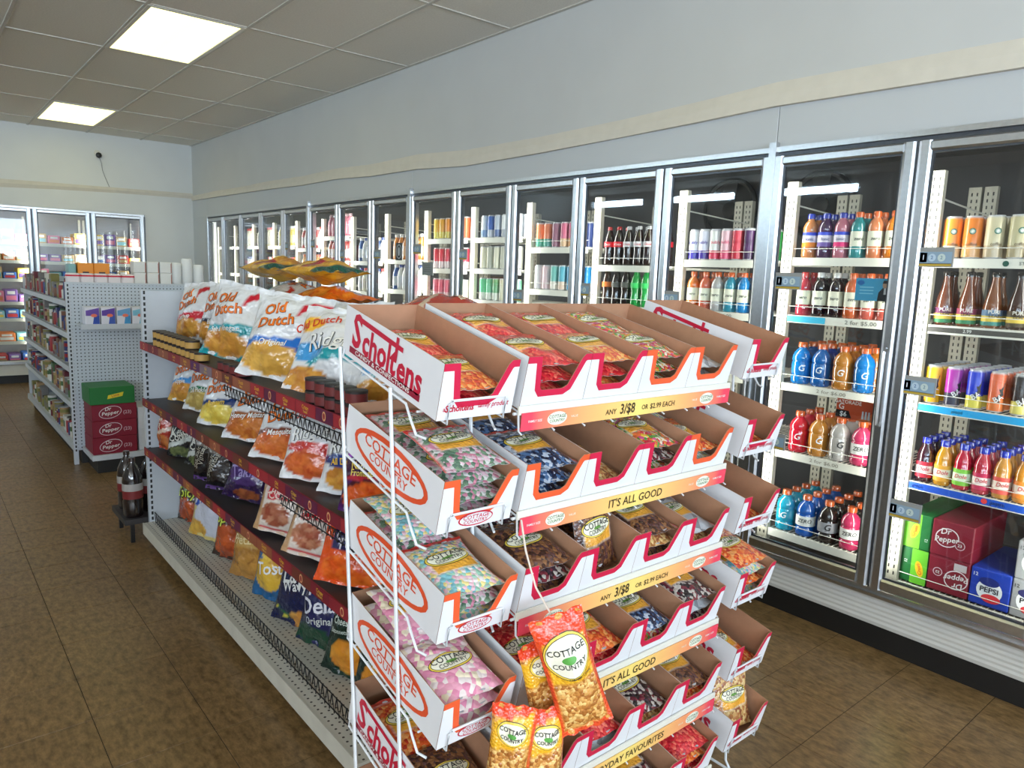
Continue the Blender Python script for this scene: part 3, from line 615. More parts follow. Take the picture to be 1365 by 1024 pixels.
stock(3, 0, [pc('white', S(225, 230, 232), S(120, 150, 190), 'slim'), pc('blue', S(60, 100, 180), S(200, 205, 215), 'slim'), pc('silver', S(190, 200, 215), S(90, 110, 160), 'slim'), pc('white', S(225, 228, 230), S(160, 165, 175), 'slim'), pc('bronze', S(180, 150, 140), S(205, 200, 200), 'slim'), pc('silver', S(190, 195, 205), None, 'slim')], .077, 2, y0=.12, parts=False)
stock(3, 1, [pc(w, c, None) for w, c in (('cream', S(225, 220, 195)), ('grey', S(185, 185, 170)), ('cream', S(225, 222, 200)), ('grey', S(180, 180, 165)), ('mauve', S(175, 160, 185)), ('grey', S(190, 190, 180)))], .077, 1, y0=.12, parts=False)
stock(3, 2, [pc('mint', S(110, 200, 150), S(225, 230, 220)), pc('mint', S(130, 210, 165), S(225, 230, 220)), pc('green', S(120, 180, 130), S(225, 230, 220)), pc('cream', S(205, 205, 180)), pc('rose', S(215, 80, 100), S(225, 225, 215)), pc('mint', S(130, 200, 165))], .077, 1, y0=.12, parts=False)
stock(4, 0, [pc('yellow', S(235, 190, 50), S(225, 215, 90)), pc('yellow', S(235, 170, 50), S(225, 205, 80)), pc('orange', S(235, 150, 60), S(215, 200, 90)), pc('orange', S(225, 120, 60), S(220, 180, 110)), pc('orange', S(225, 110, 60)), pc('orange', S(225, 100, 60))], .077, 1, y0=.13, parts=False)
stock(4, 1, [pc('red', S(220, 50, 70), S(230, 215, 215))]*2+[pc('red', S(205, 60, 80), S(215, 200, 200))]*4, .077, 1, y0=.13, parts=False)
stock(4, 2, [pc('rose', S(225, 110, 130), S(235, 190, 195))]*3+[pc('grey', S(190, 190, 175))]*3, .077, 1, y0=.13, parts=False)
def far6(k, si, cols, kind='dairy', n=6, y0=.13):
    stock(k, si, [(kind, w, c, cap, [(0, 1, l)] if l else [], []) for w, c, cap, l in (cols*6)[:n]], .078, 1, y0=y0, parts=False)
A_ = ('amber', S(235, 150, 70), S(230, 225, 215), S(235, 190, 150)); WH = ('white', S(235, 235, 232), S(70, 90, 160), S(225, 228, 235)); BW = ('blue', S(60, 100, 170), S(235, 235, 235), S(225, 230, 235))
RW_ = ('red', S(215, 90, 90), S(235, 235, 235), S(235, 220, 215)); LW = ('cream', S(235, 230, 205), S(220, 60, 60), S(225, 215, 200)); OJ = ('orange', S(240, 170, 60), S(235, 120, 40), S(240, 200, 110))
far6(5, 0, [A_, A_, A_, RW_]); far6(5, 1, [BW, WH, WH]); far6(6, 0, [BW, WH]); far6(6, 1, [WH, LW]); far6(7, 0, [('pink', S(225, 130, 150), S(235, 200, 205), None)]); far6(7, 1, [RW_]); far6(7, 2, [OJ, LW])
far6(8, 0, [RW_, LW]); far6(8, 1, [OJ, LW]); far6(9, 0, [('yellow', S(240, 215, 90), S(235, 235, 225), S(245, 235, 170))]); far6(9, 1, [LW, OJ]); far6(10, 0, [LW]); far6(10, 1, [RW_, LW]); far6(11, 0, [LW]); far6(11, 1, [WH])

# soda cases in the bottom of the rightmost door
def case_mesh(key, w, d, h, base, side2, texts, patches=()):
    b = MB(); b.bev(-w/2, w/2, 0, d, 0, h, .004, 0, base); sf = lambda x, z: (x, -.0007, z)
    for p, c in patches: b.add([sf(x*w, z*h) for x, z in p], [tuple(range(len(p)))], 0, c)
    l = MB()
    for it in texts:
        if it[0] == 'ELL': ellipse(l, it[1]*w, it[2]*h, it[3], it[4], it[5], flat_xz(-.0011 if len(it) < 7 else -.0011-it[6]*.0004), it[7] if len(it) > 7 else 0)
        else: ink(l, [(it[0], it[1]*w, it[2]*h)+tuple(it[3:])], flat_xz(-.0024))
    return b.mesh('case_board', CARD), (l.mesh('lettering', INK) if texts else None)
def put_case(name, meshes, label, cat, loc, rz=0, group=None, rot=None):
    o = link(name, meshes[0], None, loc, rot or (0, 0, rz)); tag(o, label, cat, group)
    if meshes[1]: link('lettering', meshes[1], o)['kind'] = 'stuff'
    return o
MAR = S(128, 22, 44)
drp = case_mesh('drp', .155, .38, .15, MAR, 0, [('ELL', -.12, .55, .045, .04, S(235, 225, 225), 0, 20), ('ELL', -.12, .55, .041, .036, MAR, 1, 20), ('Dr', -.16, .72, .034, W_, 8, 1, .2), ('Pepper', -.12, .5, .032, W_, 8, 1, .2), ('ELL', .2, .42, .019, .019, S(225, 200, 205)), ('ELL', .2, .42, .016, .016, MAR, 1), ('23', .2, .42, .017, W_)])
drp_u = case_mesh('drpu', .155, .38, .15, MAR, 0, [('ELL', .2, .45, .045, .04, S(235, 225, 225), 0, 20), ('ELL', .2, .45, .041, .036, MAR, 1, 20), ('Dr', .25, .3, .034, W_, 188, 1, .2), ('Pepper', .2, .5, .032, W_, 188, 1, .2), ('ELL', -.25, .55, .018, .018, S(225, 200, 205)), ('ELL', -.25, .55, .015, .015, MAR, 1), ('23', -.25, .55, .016, W_, 180)], [([(.12, .72), (.42, .72), (.42, .92), (.12, .92)], S(200, 190, 190))])
lime = case_mesh('lime', .105, .38, .15, S(20, 110, 50), 0, [('ELL', -.1, .5, .034, .015, S(245, 205, 40), 0, 75), ('Crush', -.1, .5, .02, S(210, 60, 30), 75, 1, .2), ('12', .36, .3, .016, W_, 90)], [([(-.5, 0), (.12, 0), (.12, 1), (-.5, 1)], S(120, 205, 50))])
lime2 = case_mesh('lime2', .105, .38, .15, S(20, 100, 46), 0, [('ELL', .22, .45, .034, .015, S(245, 205, 40), 0, 105), ('Crush', .22, .45, .02, S(210, 60, 30), 105, 1, .2), ('12', -.3, .6, .016, W_, 90)], [([(-.1, 0), (.5, 0), (.5, 1), (-.1, 1)], S(110, 195, 50))])
pep = case_mesh('pep', .14, .38, .15, S(24, 60, 170), 0, [('ELL', .0, .45, .045, .045, S(235, 238, 240)), ('ELL', .06, .24, .034, .018, S(215, 50, 60), 1), ('ELL', -.02, .68, .035, .018, S(20, 40, 120), 1), ('PEPSI', 0, .46, .03, S(20, 20, 40), 0, 1, 0, .02), ('12', -.38, .82, .02, W_)])
grey = case_mesh('grey', .126, .38, .15, S(150, 152, 155), 0, [('ELL', .0, .45, .045, .045, S(235, 238, 240)), ('ELL', .06, .24, .034, .018, S(215, 50, 60), 1), ('ELL', -.05, .66, .035, .018, S(40, 40, 90), 1), ('PEPSI', 0, .46, .03, S(20, 20, 30), 0, 1, 0, .02), ('12', -.38, .82, .02, K_)])
XB = XS+.015; zb = SH[-2][4]+.004; R9 = -PI/2
put_case('soda_case', lime2, 'green soda case at the bottom left of the rightmost cooler door, lower', 'soda case', (XB, 1.148, zb), R9, 'soda cases in the cooler')
put_case('soda_case', lime, 'lime green soda case stacked on another in the rightmost cooler door', 'soda case', (XB, 1.148, zb+.152), R9, 'soda cases in the cooler')
put_case('soda_case', drp_u, 'maroon soda case printed upside down, beside the lower green case', 'soda case', (XB, 1.015, zb), R9, 'soda cases in the cooler')
put_case('soda_case', drp, 'maroon soda case on top of the upside-down maroon case', 'soda case', (XB-.003, 1.015, zb+.152), R9, 'soda cases in the cooler')
put_case('soda_case', pep, 'blue soda case with round logo between maroon and grey cases', 'soda case', (XB, .864, zb), R9, 'soda cases in the cooler')
put_case('soda_case', grey, 'grey soda case with round logo at the right edge, lower', 'soda case', (XB, .728, zb), R9, 'soda cases in the cooler')
put_case('soda_case', grey, 'grey soda case stacked on top of the lower grey case', 'soda case', (XB, .727, zb+.152), R9, 'soda cases in the cooler')
put_case('soda_case', drp, 'maroon soda case lying behind a dark red pack, tenth cooler door', 'soda case', (XS+.14, YD(7)+.3, SH[7][1]+.004), R9, 'soda cases in the cooler')

# ------------------------------------------------------------------ far wall cooler
t = link('wall_far_cooler', None, None, ((FX[0]+FX[-1])/2, YF, 0)); t['kind'] = 'structure'; t['label'] = 'row of upright coolers with grey lining set into the far wall'; cx = (FX[0]+FX[-1])/2
def fb(name, m, *boxes):
    b = MB()
    for q in boxes: b.box(q[0]-cx, q[1]-cx, q[2]-YF, q[3]-YF, q[4], q[5])
    return b.obj(name, m, t)
fb('lining', P('far_cooler_lining', S(150, 150, 152), .6), (FX[-1], FX[0], YF+.75, YF+.8, .1, 2.15), (FX[-1]-.01, FX[-1]+.02, YF+.03, YF+.75, .1, 2.15), (FX[0]-.02, FX[0]+.01, YF+.03, YF+.75, .1, 2.15), (FX[-1], FX[0], YF+.06, YF+.75, 2.12, 2.16), (FX[-1], FX[0], YF+.03, YF+.75, .17, .225))
fb('base_panel', WHITEM, (FX[-1], FX[0], YF, YF+.03, .10, .225)); fb('kick_plate', BLACK, (FX[-1], FX[0], YF+.02, YF+.04, 0, .10))
fb('header_rail', STEEL, (FX[-1], FX[0], YF-.015, YF+.05, 2.1, 2.12))
for x in FX: fb('mullion', DARKM, (x-.012, x+.012, YF-.002, YF+.05, .225, 2.1))
for i, x in enumerate(FX): area('cooler_lamp', (x+(.05 if i == len(FX)-1 else -.05), YF+.075, 1.2), (PI/2, 0, 0), .03, 1.7, 7, (1, .96, .84))
FDM = door_meshes(PIT-.016, 2.098-.23)
FS = [1.7, 1.48, 1.26, .98, .78, .5, .235]
dn = ['rightmost', 'second from right', 'third from right', 'fourth from right', 'fifth from right']
b = MB().box(-.29, .29, 0, .5, -.012, 0); b.box(-.29, .29, -.006, 0, -.035, .004); FSH = b.mesh('shelf', WHITEM)
for i in range(5):
    xc = (FX[i]+FX[i+1])/2
    t = thing('cooler_door', 'glass cooler door on the far wall, '+dn[i], 'cooler door', (xc, YF, .23), (0, 0, PI/2), 'far wall cooler doors')
    for n, me in zip(('door_frame', 'glass', 'gasket'), FDM[:3]): link(n, me, t)
    s = thing('cooler_shelving', 'white shelves behind the far wall cooler door, '+dn[i], 'shelving', (xc, YF+.12, .23), (0, 0, 0), 'far wall cooler shelving')
    for z in FS: link('shelf', FSH, s, (0, 0, z-.23))
    for x in (-.285, .285): MB().box(x-.012, x+.012, .5, .53, 0, 1.8).obj('post', WHITEM, s)
pk = {}
PKC = [('orange', S(225, 130, 70)), ('white', S(230, 230, 228)), ('blue', S(60, 110, 190)), ('red', S(205, 60, 60)), ('tan', S(200, 170, 120)), ('cyan', S(140, 200, 215)), ('yellow', S(230, 195, 80)), ('purple', S(130, 100, 170)), ('pink', S(230, 130, 160))]
for i in range(4):
    for j, z in enumerate(FS):
        n = 4 if j != 5 else 3; rs = random.Random(i*17+j)
        for q in range(n):
            w = .56/n-.012; h = rs.uniform(.08, .15); ci = rs.randrange(len(PKC)); wd, c = PKC[ci]
            key = (n, round(h, 2), ci)
            if key not in pk: 
                b = MB().bev(-w/2, w/2, 0, .3, 0, round(h, 2), .006, 0, c); c2 = PKC[(ci+1) % 9][1]
                b.box(-w*.4, w*.4, -.001, 0, round(h, 2)*.15, round(h, 2)*.5, 0, c2); b.box(-w*.3, w*.3, -.001, 0, round(h, 2)*.62, round(h, 2)*.86, 0, W_); pk[key] = b.mesh('food_pack', CARD)
            if i == 3 and q > 1: pass
            tag(link('food_pack', pk[key], None, (FX[i+1]+PIT/2-.28+.56*(q+.5)/n, YF+.13+rs.uniform(0, .05), z+.001)), '%s food pack, %s from left, %s shelf, far wall cooler door %s' % (wd, ORD[q], ORD[j], dn[i]), 'food pack', 'food packs in the far wall cooler')

# ------------------------------------------------------------------ gondola shelving
def upright(h, w=.03):
    b = MB().box(-w/2, w/2, 0, .03, 0, h)
    n = int(h/.03)
    for i in range(n): b.box(-.005, .005, -.0006, 0, .03*i+.008, .03*i+.026, 1)
    return b.mesh('upright', [GREYM, BLACKW])
def strip(length, seed, cols, words=True):
    """printed price strip along a shelf front (length along -Y, facing -X)"""
    rs = random.Random(seed); b = MB(); y = 0; h = .042
    b.box(0, .004, -length, 0, -.021, .021, 0, cols[0])
    sf = lambda x, z: (-.0006, -x, z)
    while y < length-.02:
        w = min(rs.uniform(.10, .2), length-y); c = rs.choice(cols)
        b.add([sf(y+.002, -.019), sf(y+w-.002, -.019), sf(y+w-.002, .019), sf(y+.002, .019)], [(0, 1, 2, 3)], 0, c)
        if rs.random() < .6:
            ink(b, [(rs.choice(['Old', 'Dutch', 'Chips', 'Crispy']), y+w/2, .005, .018, S(235, 185, 60)), (rs.choice(['Puffcorn', 'Bakes', 'Twists']), y+w/2, -.009, .012, S(235, 190, 80))], lambda x, z: (-.0012, -x, z))
        else:
            ellipse(b, y+w/2, 0, .012, .015, S(225, 170, 120), lambda x, z: (-.0012, -x, z), n=12); ellipse(b, y+w/2, 0, .008, .010, S(150, 50, 50), lambda x, z: (-.0016, -x, z), n=12)
        y += w
    return b.mesh('price_strip', CARD)
FCOL = [S(120, 28, 44), S(140, 36, 48), S(110, 52, 40), S(150, 84, 56), S(96, 30, 62), S(160, 40, 50)]
DKSH = P('dark_shelf_enamel', S(52, 48, 48), .5, var=.06)
def fence(y0, y1, x, z, h, parent, pitch=.034):
    """black wire guard: two rails and a scalloped wire between"""
    b = MB().tube([(x, y0, z), (x, y1, z)], .0022, 5).tube([(x, y0, z+h), (x, y1, z+h)], .0022, 5)
    n = int((y1-y0)/pitch*4); pts = [(x-.003, y0+(y1-y0)*i/n, z+h*(.5+.62*math.sin(2*PI*i/4))) for i in range(n+1)]
    b.tube(pts, .0018, 4); o = b.obj('wire_guard', BLACKW, parent); o['kind'] = 'stuff'; return o

# near gondola of snack bags
GX0, GX1, GYN, GYF, GS = .94, 1.90, 1.72, 4.18, [1.105, .803, .535]
SPX = 1.42
t = thing('gondola_shelving', 'double-sided grey gondola filled with snack bags, nearest the candy rack', 'shelving', (SPX, (GYN+GYF)/2, 0)); gx, gy = SPX, (GYN+GYF)/2
def gb_(name, m, *boxes):
    b = MB()
    for q in boxes: b.box(q[0]-gx, q[1]-gx, q[2]-gy, q[3]-gy, q[4], q[5])
    return b.obj(name, m, t)
gb_('back_panel', GREYM, (SPX-.012, SPX+.012, GYN, GYF, .1, 1.33))
gb_('end_panel', GREYM, (.975, 1.865, GYF+.004, GYF+.016, .1, 1.375))
UPM = upright(1.38)
for x in (.965, 1.875): link('upright', UPM, t, (x-gx, GYF-gy, 0))
link('upright', UPM, t, (SPX-gx, GYN-gy-.03, 0))
gb_('kick_plate', BLACK, (.985, 1.86, GYN+.01, GYF-.01, 0, .075))
for s in (-1, 1):
    d = MB(); xo, xi = (.92-gx, SPX-.012-gx) if s < 0 else (1.92-gx, SPX+.012-gx)
    a, c = min(xo, xi), max(xo, xi)
    d.box(a, c, GYN-gy, GYF-gy, .108, .118); d.obj('base_deck', PERF, t)
    MB().box(xo-.006 if s < 0 else xo-.0, xo if s < 0 else xo+.006, GYN-gy, GYF-gy, .058, .12).obj('deck_lip', P('deck_lip_cream', S(206, 203, 190), .4), t)
    for i, z in enumerate(GS):
        xf = (GX0 if s < 0 else GX1)-gx
        sh = MB().box(min(xf, xi), max(xf, xi), GYN-gy, GYF-gy-.01, z-.022, z).obj('shelf', DKSH, t)
        for y in (GYN+.02, GYF-.04): MB().add([(xi, y-gy, z-.022), (xf*.94+xi*.06, y-gy, z-.024), (xi, y-gy, z-.10), (xi, y-gy+.004, z-.022), (xf*.94+xi*.06, y-gy+.004, z-.024), (xi, y-gy+.004, z-.10)], [(0, 1, 2), (5, 4, 3), (0, 3, 4, 1), (1, 4, 5, 2), (2, 5, 3, 0)]).obj('bracket', BLACKW, sh)
        if s < 0: link('price_strip', strip(GYF-GYN-.01, 5+i, FCOL if i else FCOL+[S(90, 30, 90), S(130, 110, 120)]), sh, (xf-.005, GYF-gy-.005, z-.012))
fence(GYN-gy, GYF-gy-.03, .972-gx, .125, .05, t); fence(GYN-gy, 2.9-gy, .948-gx, 1.105-.085, .035, t); fence(GYN-gy, 2.35-gy, .948-gx, .803-.08, .03, t)

# far gondola of groceries
HX0, HX1, HYN, HYF, HS = .90, 1.865, 6.144, 8.8, [1.217, .985, .735, .465]
HSP = (HX0+HX1)/2
t = thing('gondola_shelving', 'grey gondola of canned groceries with a pegboard end, beyond the snack shelves', 'shelving', (HSP, (HYN+HYF)/2, 0)); gx, gy = HSP, (HYN+HYF)/2
gb_('back_panel', GREYM, (HSP-.012, HSP+.012, HYN+.03, HYF, .1, 1.35)); gb_('pegboard', PEG, (HX0+.02, HX1-.02, HYN+.004, HYN+.016, .12, 1.345))
gb_('top_rail', GREYM, (HX0, HX1, HYN-.002, HYN+.03, 1.345, 1.36))
UPM2 = upright(1.36)
for x in (HX0+.012, HX1-.012): link('upright', UPM2, t, (x-gx, HYN-gy, 0))
gb_('end_panel', GREYM, (HX0+.02, HX1-.02, HYF-.02, HYF, .1, 1.345))
gb_('kick_plate', BLACK, (HX0+.05, HX1-.05, HYN+.02, HYF-.01, 0, .10)); gb_('end_kick_plate', BLACK, (.99, 1.80, 5.80, HYN, 0, .10))
gb_('end_deck', GREYM, (.955, 1.83, 5.77, HYN, .10, .138))
gb_('leg', GREYM, (HX0, HX0+.024, HYN-.002, HYN+.03, 0, .1))
for s in (-1, 1):
    xi = s*.012; xo = s*(HX1-HX0)/2
    MB().box(min(xi, xo), max(xi, xo), HYN-gy+.03, HYF-gy-.02, .10, .15).obj('base_deck', GREYM, t)
    for z in HS:
        b = MB().box(min(xi, xo), max(xi, xo), HYN-gy+.03, HYF-gy-.02, z-.02, z-.002); b.box(xo-.004, xo+.004, HYN-gy+.03, HYF-gy-.02, z-.036, z+.004); b.obj('shelf', GREYM, t)
es = MB().box(.955-gx, 1.83-gx, 5.95-gy, HYN-gy, 1.05, 1.062); es.box(.955-gx, 1.83-gx, 5.944-gy, 5.95-gy, 1.03, 1.068); es.obj('end_shelf', GREYM, t)
# goods on its end
def goods(name, label, cat, w, d, h, base, loc, patches=(), texts=(), group=None, rz=0):
    return put_case(name, case_mesh(label, w, d, h, base, 0, list(texts), patches), label, cat, loc, rz, group)
for i, (c1, c2, w) in enumerate([(S(110, 80, 170), S(50, 80, 170), 'violet and navy'), (S(100, 70, 165), S(60, 90, 175), 'purple and blue'), (S(110, 170, 215), S(70, 150, 205), 'light blue'), (S(130, 195, 220), S(90, 180, 210), 'pale aqua')]):
    goods('carton', w+' hygiene carton, '+ORD[i]+' from left on the pegboard end shelf', 'carton', .094, .12, .125, S(225, 226, 235), (1.03+.102*i, 5.955, 1.064), [([(-.45, .5), (.45, .5), (.45, .96), (-.45, .8)], c1), ([(0, .03), (.46, .03), (.46, .5), (.1, .5)], c2)], [('ELL', .1, .52, .02, .012, S(240, 120, 90))], 'hygiene cartons')
for i in range(4): goods('carton', 'pale blue carton, '+ORD[i]+' behind the snack bags on the pegboard end shelf', 'carton', .094, .12, .125, S(170, 205, 225), (1.44+.102*i, 5.955, 1.064), group='hygiene cartons')
zz_ = .139
for i in range(3): goods('soda_case', 'maroon soda case in the pegboard end stack, '+['lowest', 'middle', 'upper'][i], 'soda case', .29, .3, .121, MAR, (1.108+.003*i, 5.79+.004*i, zz_+.1215*i), (), [('ELL', -.1, .5, .075, .044, S(225, 210, 215), 0, 12), ('ELL', -.1, .5, .071, .04, MAR, 1, 12), ('Dr', -.15, .7, .036, W_, 6, 1, .2), ('Pepper', -.1, .45, .036, W_, 6, 1.1, .2), ('(23)', .28, .45, .034, S(205, 170, 180))], 'soda cases by the pegboard end')
goods('soda_case', 'green soda case on top of the three maroon cases', 'soda case', .29, .3, .125, S(34, 112, 52), (1.102, 5.785, zz_+.1215*3), [([(-.12, .3), (.22, .44), (.25, .68), (-.1, .52)], S(225, 205, 50))], [('Lime', .06, .5, .026, S(190, 60, 40), 14)], 'soda cases by the pegboard end')
for i in range(2): goods('soda_case', 'white soda case standing right of the maroon stack, '+['lower', 'upper'][i], 'soda case', .29, .3, .16, S(205, 208, 212), (1.412, 5.80, zz_+.1605*i), (), [('PEPSI', -.05, .5, .07, S(40, 42, 50), 0, 1, 0, .02)], 'soda cases by the pegboard end')
for i in range(5):
    b = MB().bev(-.044, .044, 0, .07, 0, .155, .01, 0, S(228, 220, 222)); b.bev(-.0445, .0445, -.0005, .0705, .122, .152, .01, 0, S(205, 30, 60)); b.box(-.03, .03, -.001, 0, .03, .085, 0, S(235, 200, 205))
    o = b.obj('coffee_packet', CARD, None, False, (.958+.091*i, 6.178, 1.27)); tag(o, 'red and white packet, %s from left above the pegboard end' % ORD[i], 'packet', 'red and white packets')
for i in range(2): goods('carton', 'orange box with dark print behind the packets, '+['left', 'right'][i], 'carton', .105, .12, .1, S(238, 150, 50), (1.06+.108*i, 6.30, 1.40), [([(-.2, .1), (.2, .1), (.2, .35), (-.2, .35)], S(60, 50, 60))], (), 'orange boxes')
goods('carton', 'teal carton left of the orange boxes on the far gondola', 'carton', .05, .12, .09, S(130, 175, 175), (.972, 6.30, 1.40))
for i in range(3):
    for j in range(2): goods('carton', 'white box, %s from left in the %s row above the pegboard' % (ORD[i], ['lower', 'upper'][j]), 'carton', .085, .12, .085, S(226, 226, 222), (1.41+.093*i, 6.2, 1.355+.0865*j), [([(.42, .0), (.5, .0), (.5, 1), (.42, .8)], S(170, 110, 100))], (), 'white boxes above the pegboard')
for i, (x, h) in enumerate(((1.682, .17), (1.768, .205), (1.854, .16))):
    b = MB().lathe([(.036, 0), (.040, .01), (.042, .3*h), (.041, .6*h), (.042, h-.01), (.034, h)], 16, col=S(228, 230, 230)); o = b.obj('paper_roll', CARD, None, True, (x, 6.25, 1.355)); tag(o, 'wrapped white paper roll standing above the pegboard, '+ORD[i]+' from left', 'paper roll', 'paper rolls')
# groceries on its long side
GW = [('red', S(150, 40, 44)), ('brown', S(120, 80, 60)), ('olive', S(130, 125, 70)), ('maroon', S(100, 32, 44)), ('white', S(210, 208, 200)), ('navy', S(50, 60, 110)), ('grey', S(120, 118, 116)), ('tan', S(170, 140, 100)), ('green', S(70, 100, 66))]
gm = {}
for si, z in enumerate([1.219, .987, .737, .467, .152]):
    rs = random.Random(90+si); y = HYN+.11; i = 0
    while y < HYF-.1:
        w = rs.uniform(.075, .15); ci = rs.randrange(len(GW)); wd, c = GW[ci]; kind = rs.choice(['can', 'box', 'can2', 'jar'] if si != 0 else ['box', 'jar']); h = rs.choice([.09, .12, .15])
        key = (kind, ci, h)
        if key not in gm:
            b = MB(); c2 = GW[(ci+4) % 9][1]
            if kind == 'box': b.bev(-.05, .05, -.03, .03, 0, h+.03, .004, 0, c); b.box(-.035, .035, -.031, -.03, .03, h-.01, 0, c2)
            elif kind == 'jar': b.lathe([(.034, 0, c2), (.036, .01, c), (.036, h-.02, c), (.028, h-.01, c2), (.028, h+.01, K_), (.025, h+.012, K_)], 14)
            else: b.lathe([(.036, 0, SILVER), (.037, .004, SILVER), (.036, .005, c), (.036, h*.4, c), (.036, h*.4+.001, c2), (.036, h*.7, c2), (.036, h*.7+.001, c), (.036, h-.012, c), (.037, h-.011, SILVER), (.037, h-.008, SILVER)], 14)
            gm[key] = b.mesh('grocery_item', CARD, kind != 'box')
        nmk = {'box': 'grocery_box', 'jar': 'grocery_jar', 'can': 'food_can', 'can2': 'food_can'}[kind]
        tag(link(nmk, gm[key], None, (HX0+.055, y, z), (0, 0, -PI/2)), '%s %s, %s from the near end, %s shelf of far gondola' % (wd, {'box': 'grocery box', 'jar': 'jar', 'can': 'food can', 'can2': 'food can'}[kind], ORD[i], ['top', 'second', 'third', 'fourth', 'bottom'][si]), 'grocery', 'groceries on the far gondola')
        if kind in ('can', 'can2') and h == .09: tag(link('food_can', gm[key], None, (HX0+.055, y, z+.0825), (0, 0, -PI/2)), '%s food can stacked on the %s from near end, %s shelf of far gondola' % (wd, ORD[i], ['top', 'second', 'third', 'fourth', 'bottom'][si]), 'grocery', 'groceries on the far gondola')
        y += (.108 if kind == 'box' else .08)+rs.choice([.004, .01, .05]); i += 1

# ------------------------------------------------------------------ bags
def bag_surf(W, H, T, seed, seal=.06, curl=0.):
    rs = random.Random(seed); ph = [rs.uniform(0, 6.28) for _ in range(8)]; lean = rs.uniform(-.1, .1)
    def f(u, v):
        vv = min(1, max(0, (v-seal)/(1-2*seal))); sv = math.sin(PI*vv)**.55 if 0 < vv < 1 else 0; su = math.sin(PI*min(1, max(0, u)))**.6 if 0 < u < 1 else 0
        e = 1-sv
        wr = .07*T*math.sin(9*u+ph[0]+2.5*v)*su*sv+.055*T*math.sin(17*u+ph[1]+4*e)*e*su+.04*T*math.sin(7*v+5*u+ph[2])*su*sv+.03*T*math.sin(21*v-8*u+ph[3])*su*sv
        fold = .10*T*abs(math.sin(4.2*(u*.8+v)+ph[3]))**3*su*sv-.08*T*abs(math.sin(5*(v-.7*u)+ph[4]))**6*su*sv
        h = T/2*su*sv*(1+lean*math.sin(6*v+ph[5]))+wr+fold
        x = (u-.5)*W*(1-.09*sv)+.006*W*math.sin(5*v+ph[6])
        z = v*H*(1-.03*su*sv)+(.008*H*math.sin(14*u+ph[7]) if v > .97 or v < .03 else 0)
        return x, h, z, curl*T*math.sin(26*u+ph[4])*(.05 if e > .9 else 0)
    return f
def layer_col(design, u, v, cells):
    base, layers = design[0], design[1]; c = base+(1,)
    for L_ in layers:
        k = L_[0]
        if k == 'rect':
            _, u0, u1, v0, v1, sl, cc = L_; vv = v-sl*(u-.5)
            if u0 <= u <= u1 and v0 <= vv <= v1: c = cc+(1,)
        elif k == 'ell':
            _, cu, cv, ru, rv, cc = L_
            if ((u-cu)/ru)**2+((v-cv)/rv)**2 <= 1: c = cc+(1,)
        elif k == 'wave':
            _, v0, amp, fr, ph, cc = L_
            if v < v0+amp*math.sin(fr*u+ph): c = cc+(1,)
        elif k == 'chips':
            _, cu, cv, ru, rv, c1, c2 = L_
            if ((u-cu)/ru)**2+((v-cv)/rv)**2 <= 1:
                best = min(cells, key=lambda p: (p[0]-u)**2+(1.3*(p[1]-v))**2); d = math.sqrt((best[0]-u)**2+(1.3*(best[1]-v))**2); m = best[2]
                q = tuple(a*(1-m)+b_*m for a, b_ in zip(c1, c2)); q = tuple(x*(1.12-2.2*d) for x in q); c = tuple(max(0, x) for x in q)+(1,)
        elif k == 'clear':
            _, cu, cv, ru, rv = L_
            if ((u-cu)/ru)**2+((v-cv)/rv)**2 <= 1: c = c[:3]+(0,)
    return c
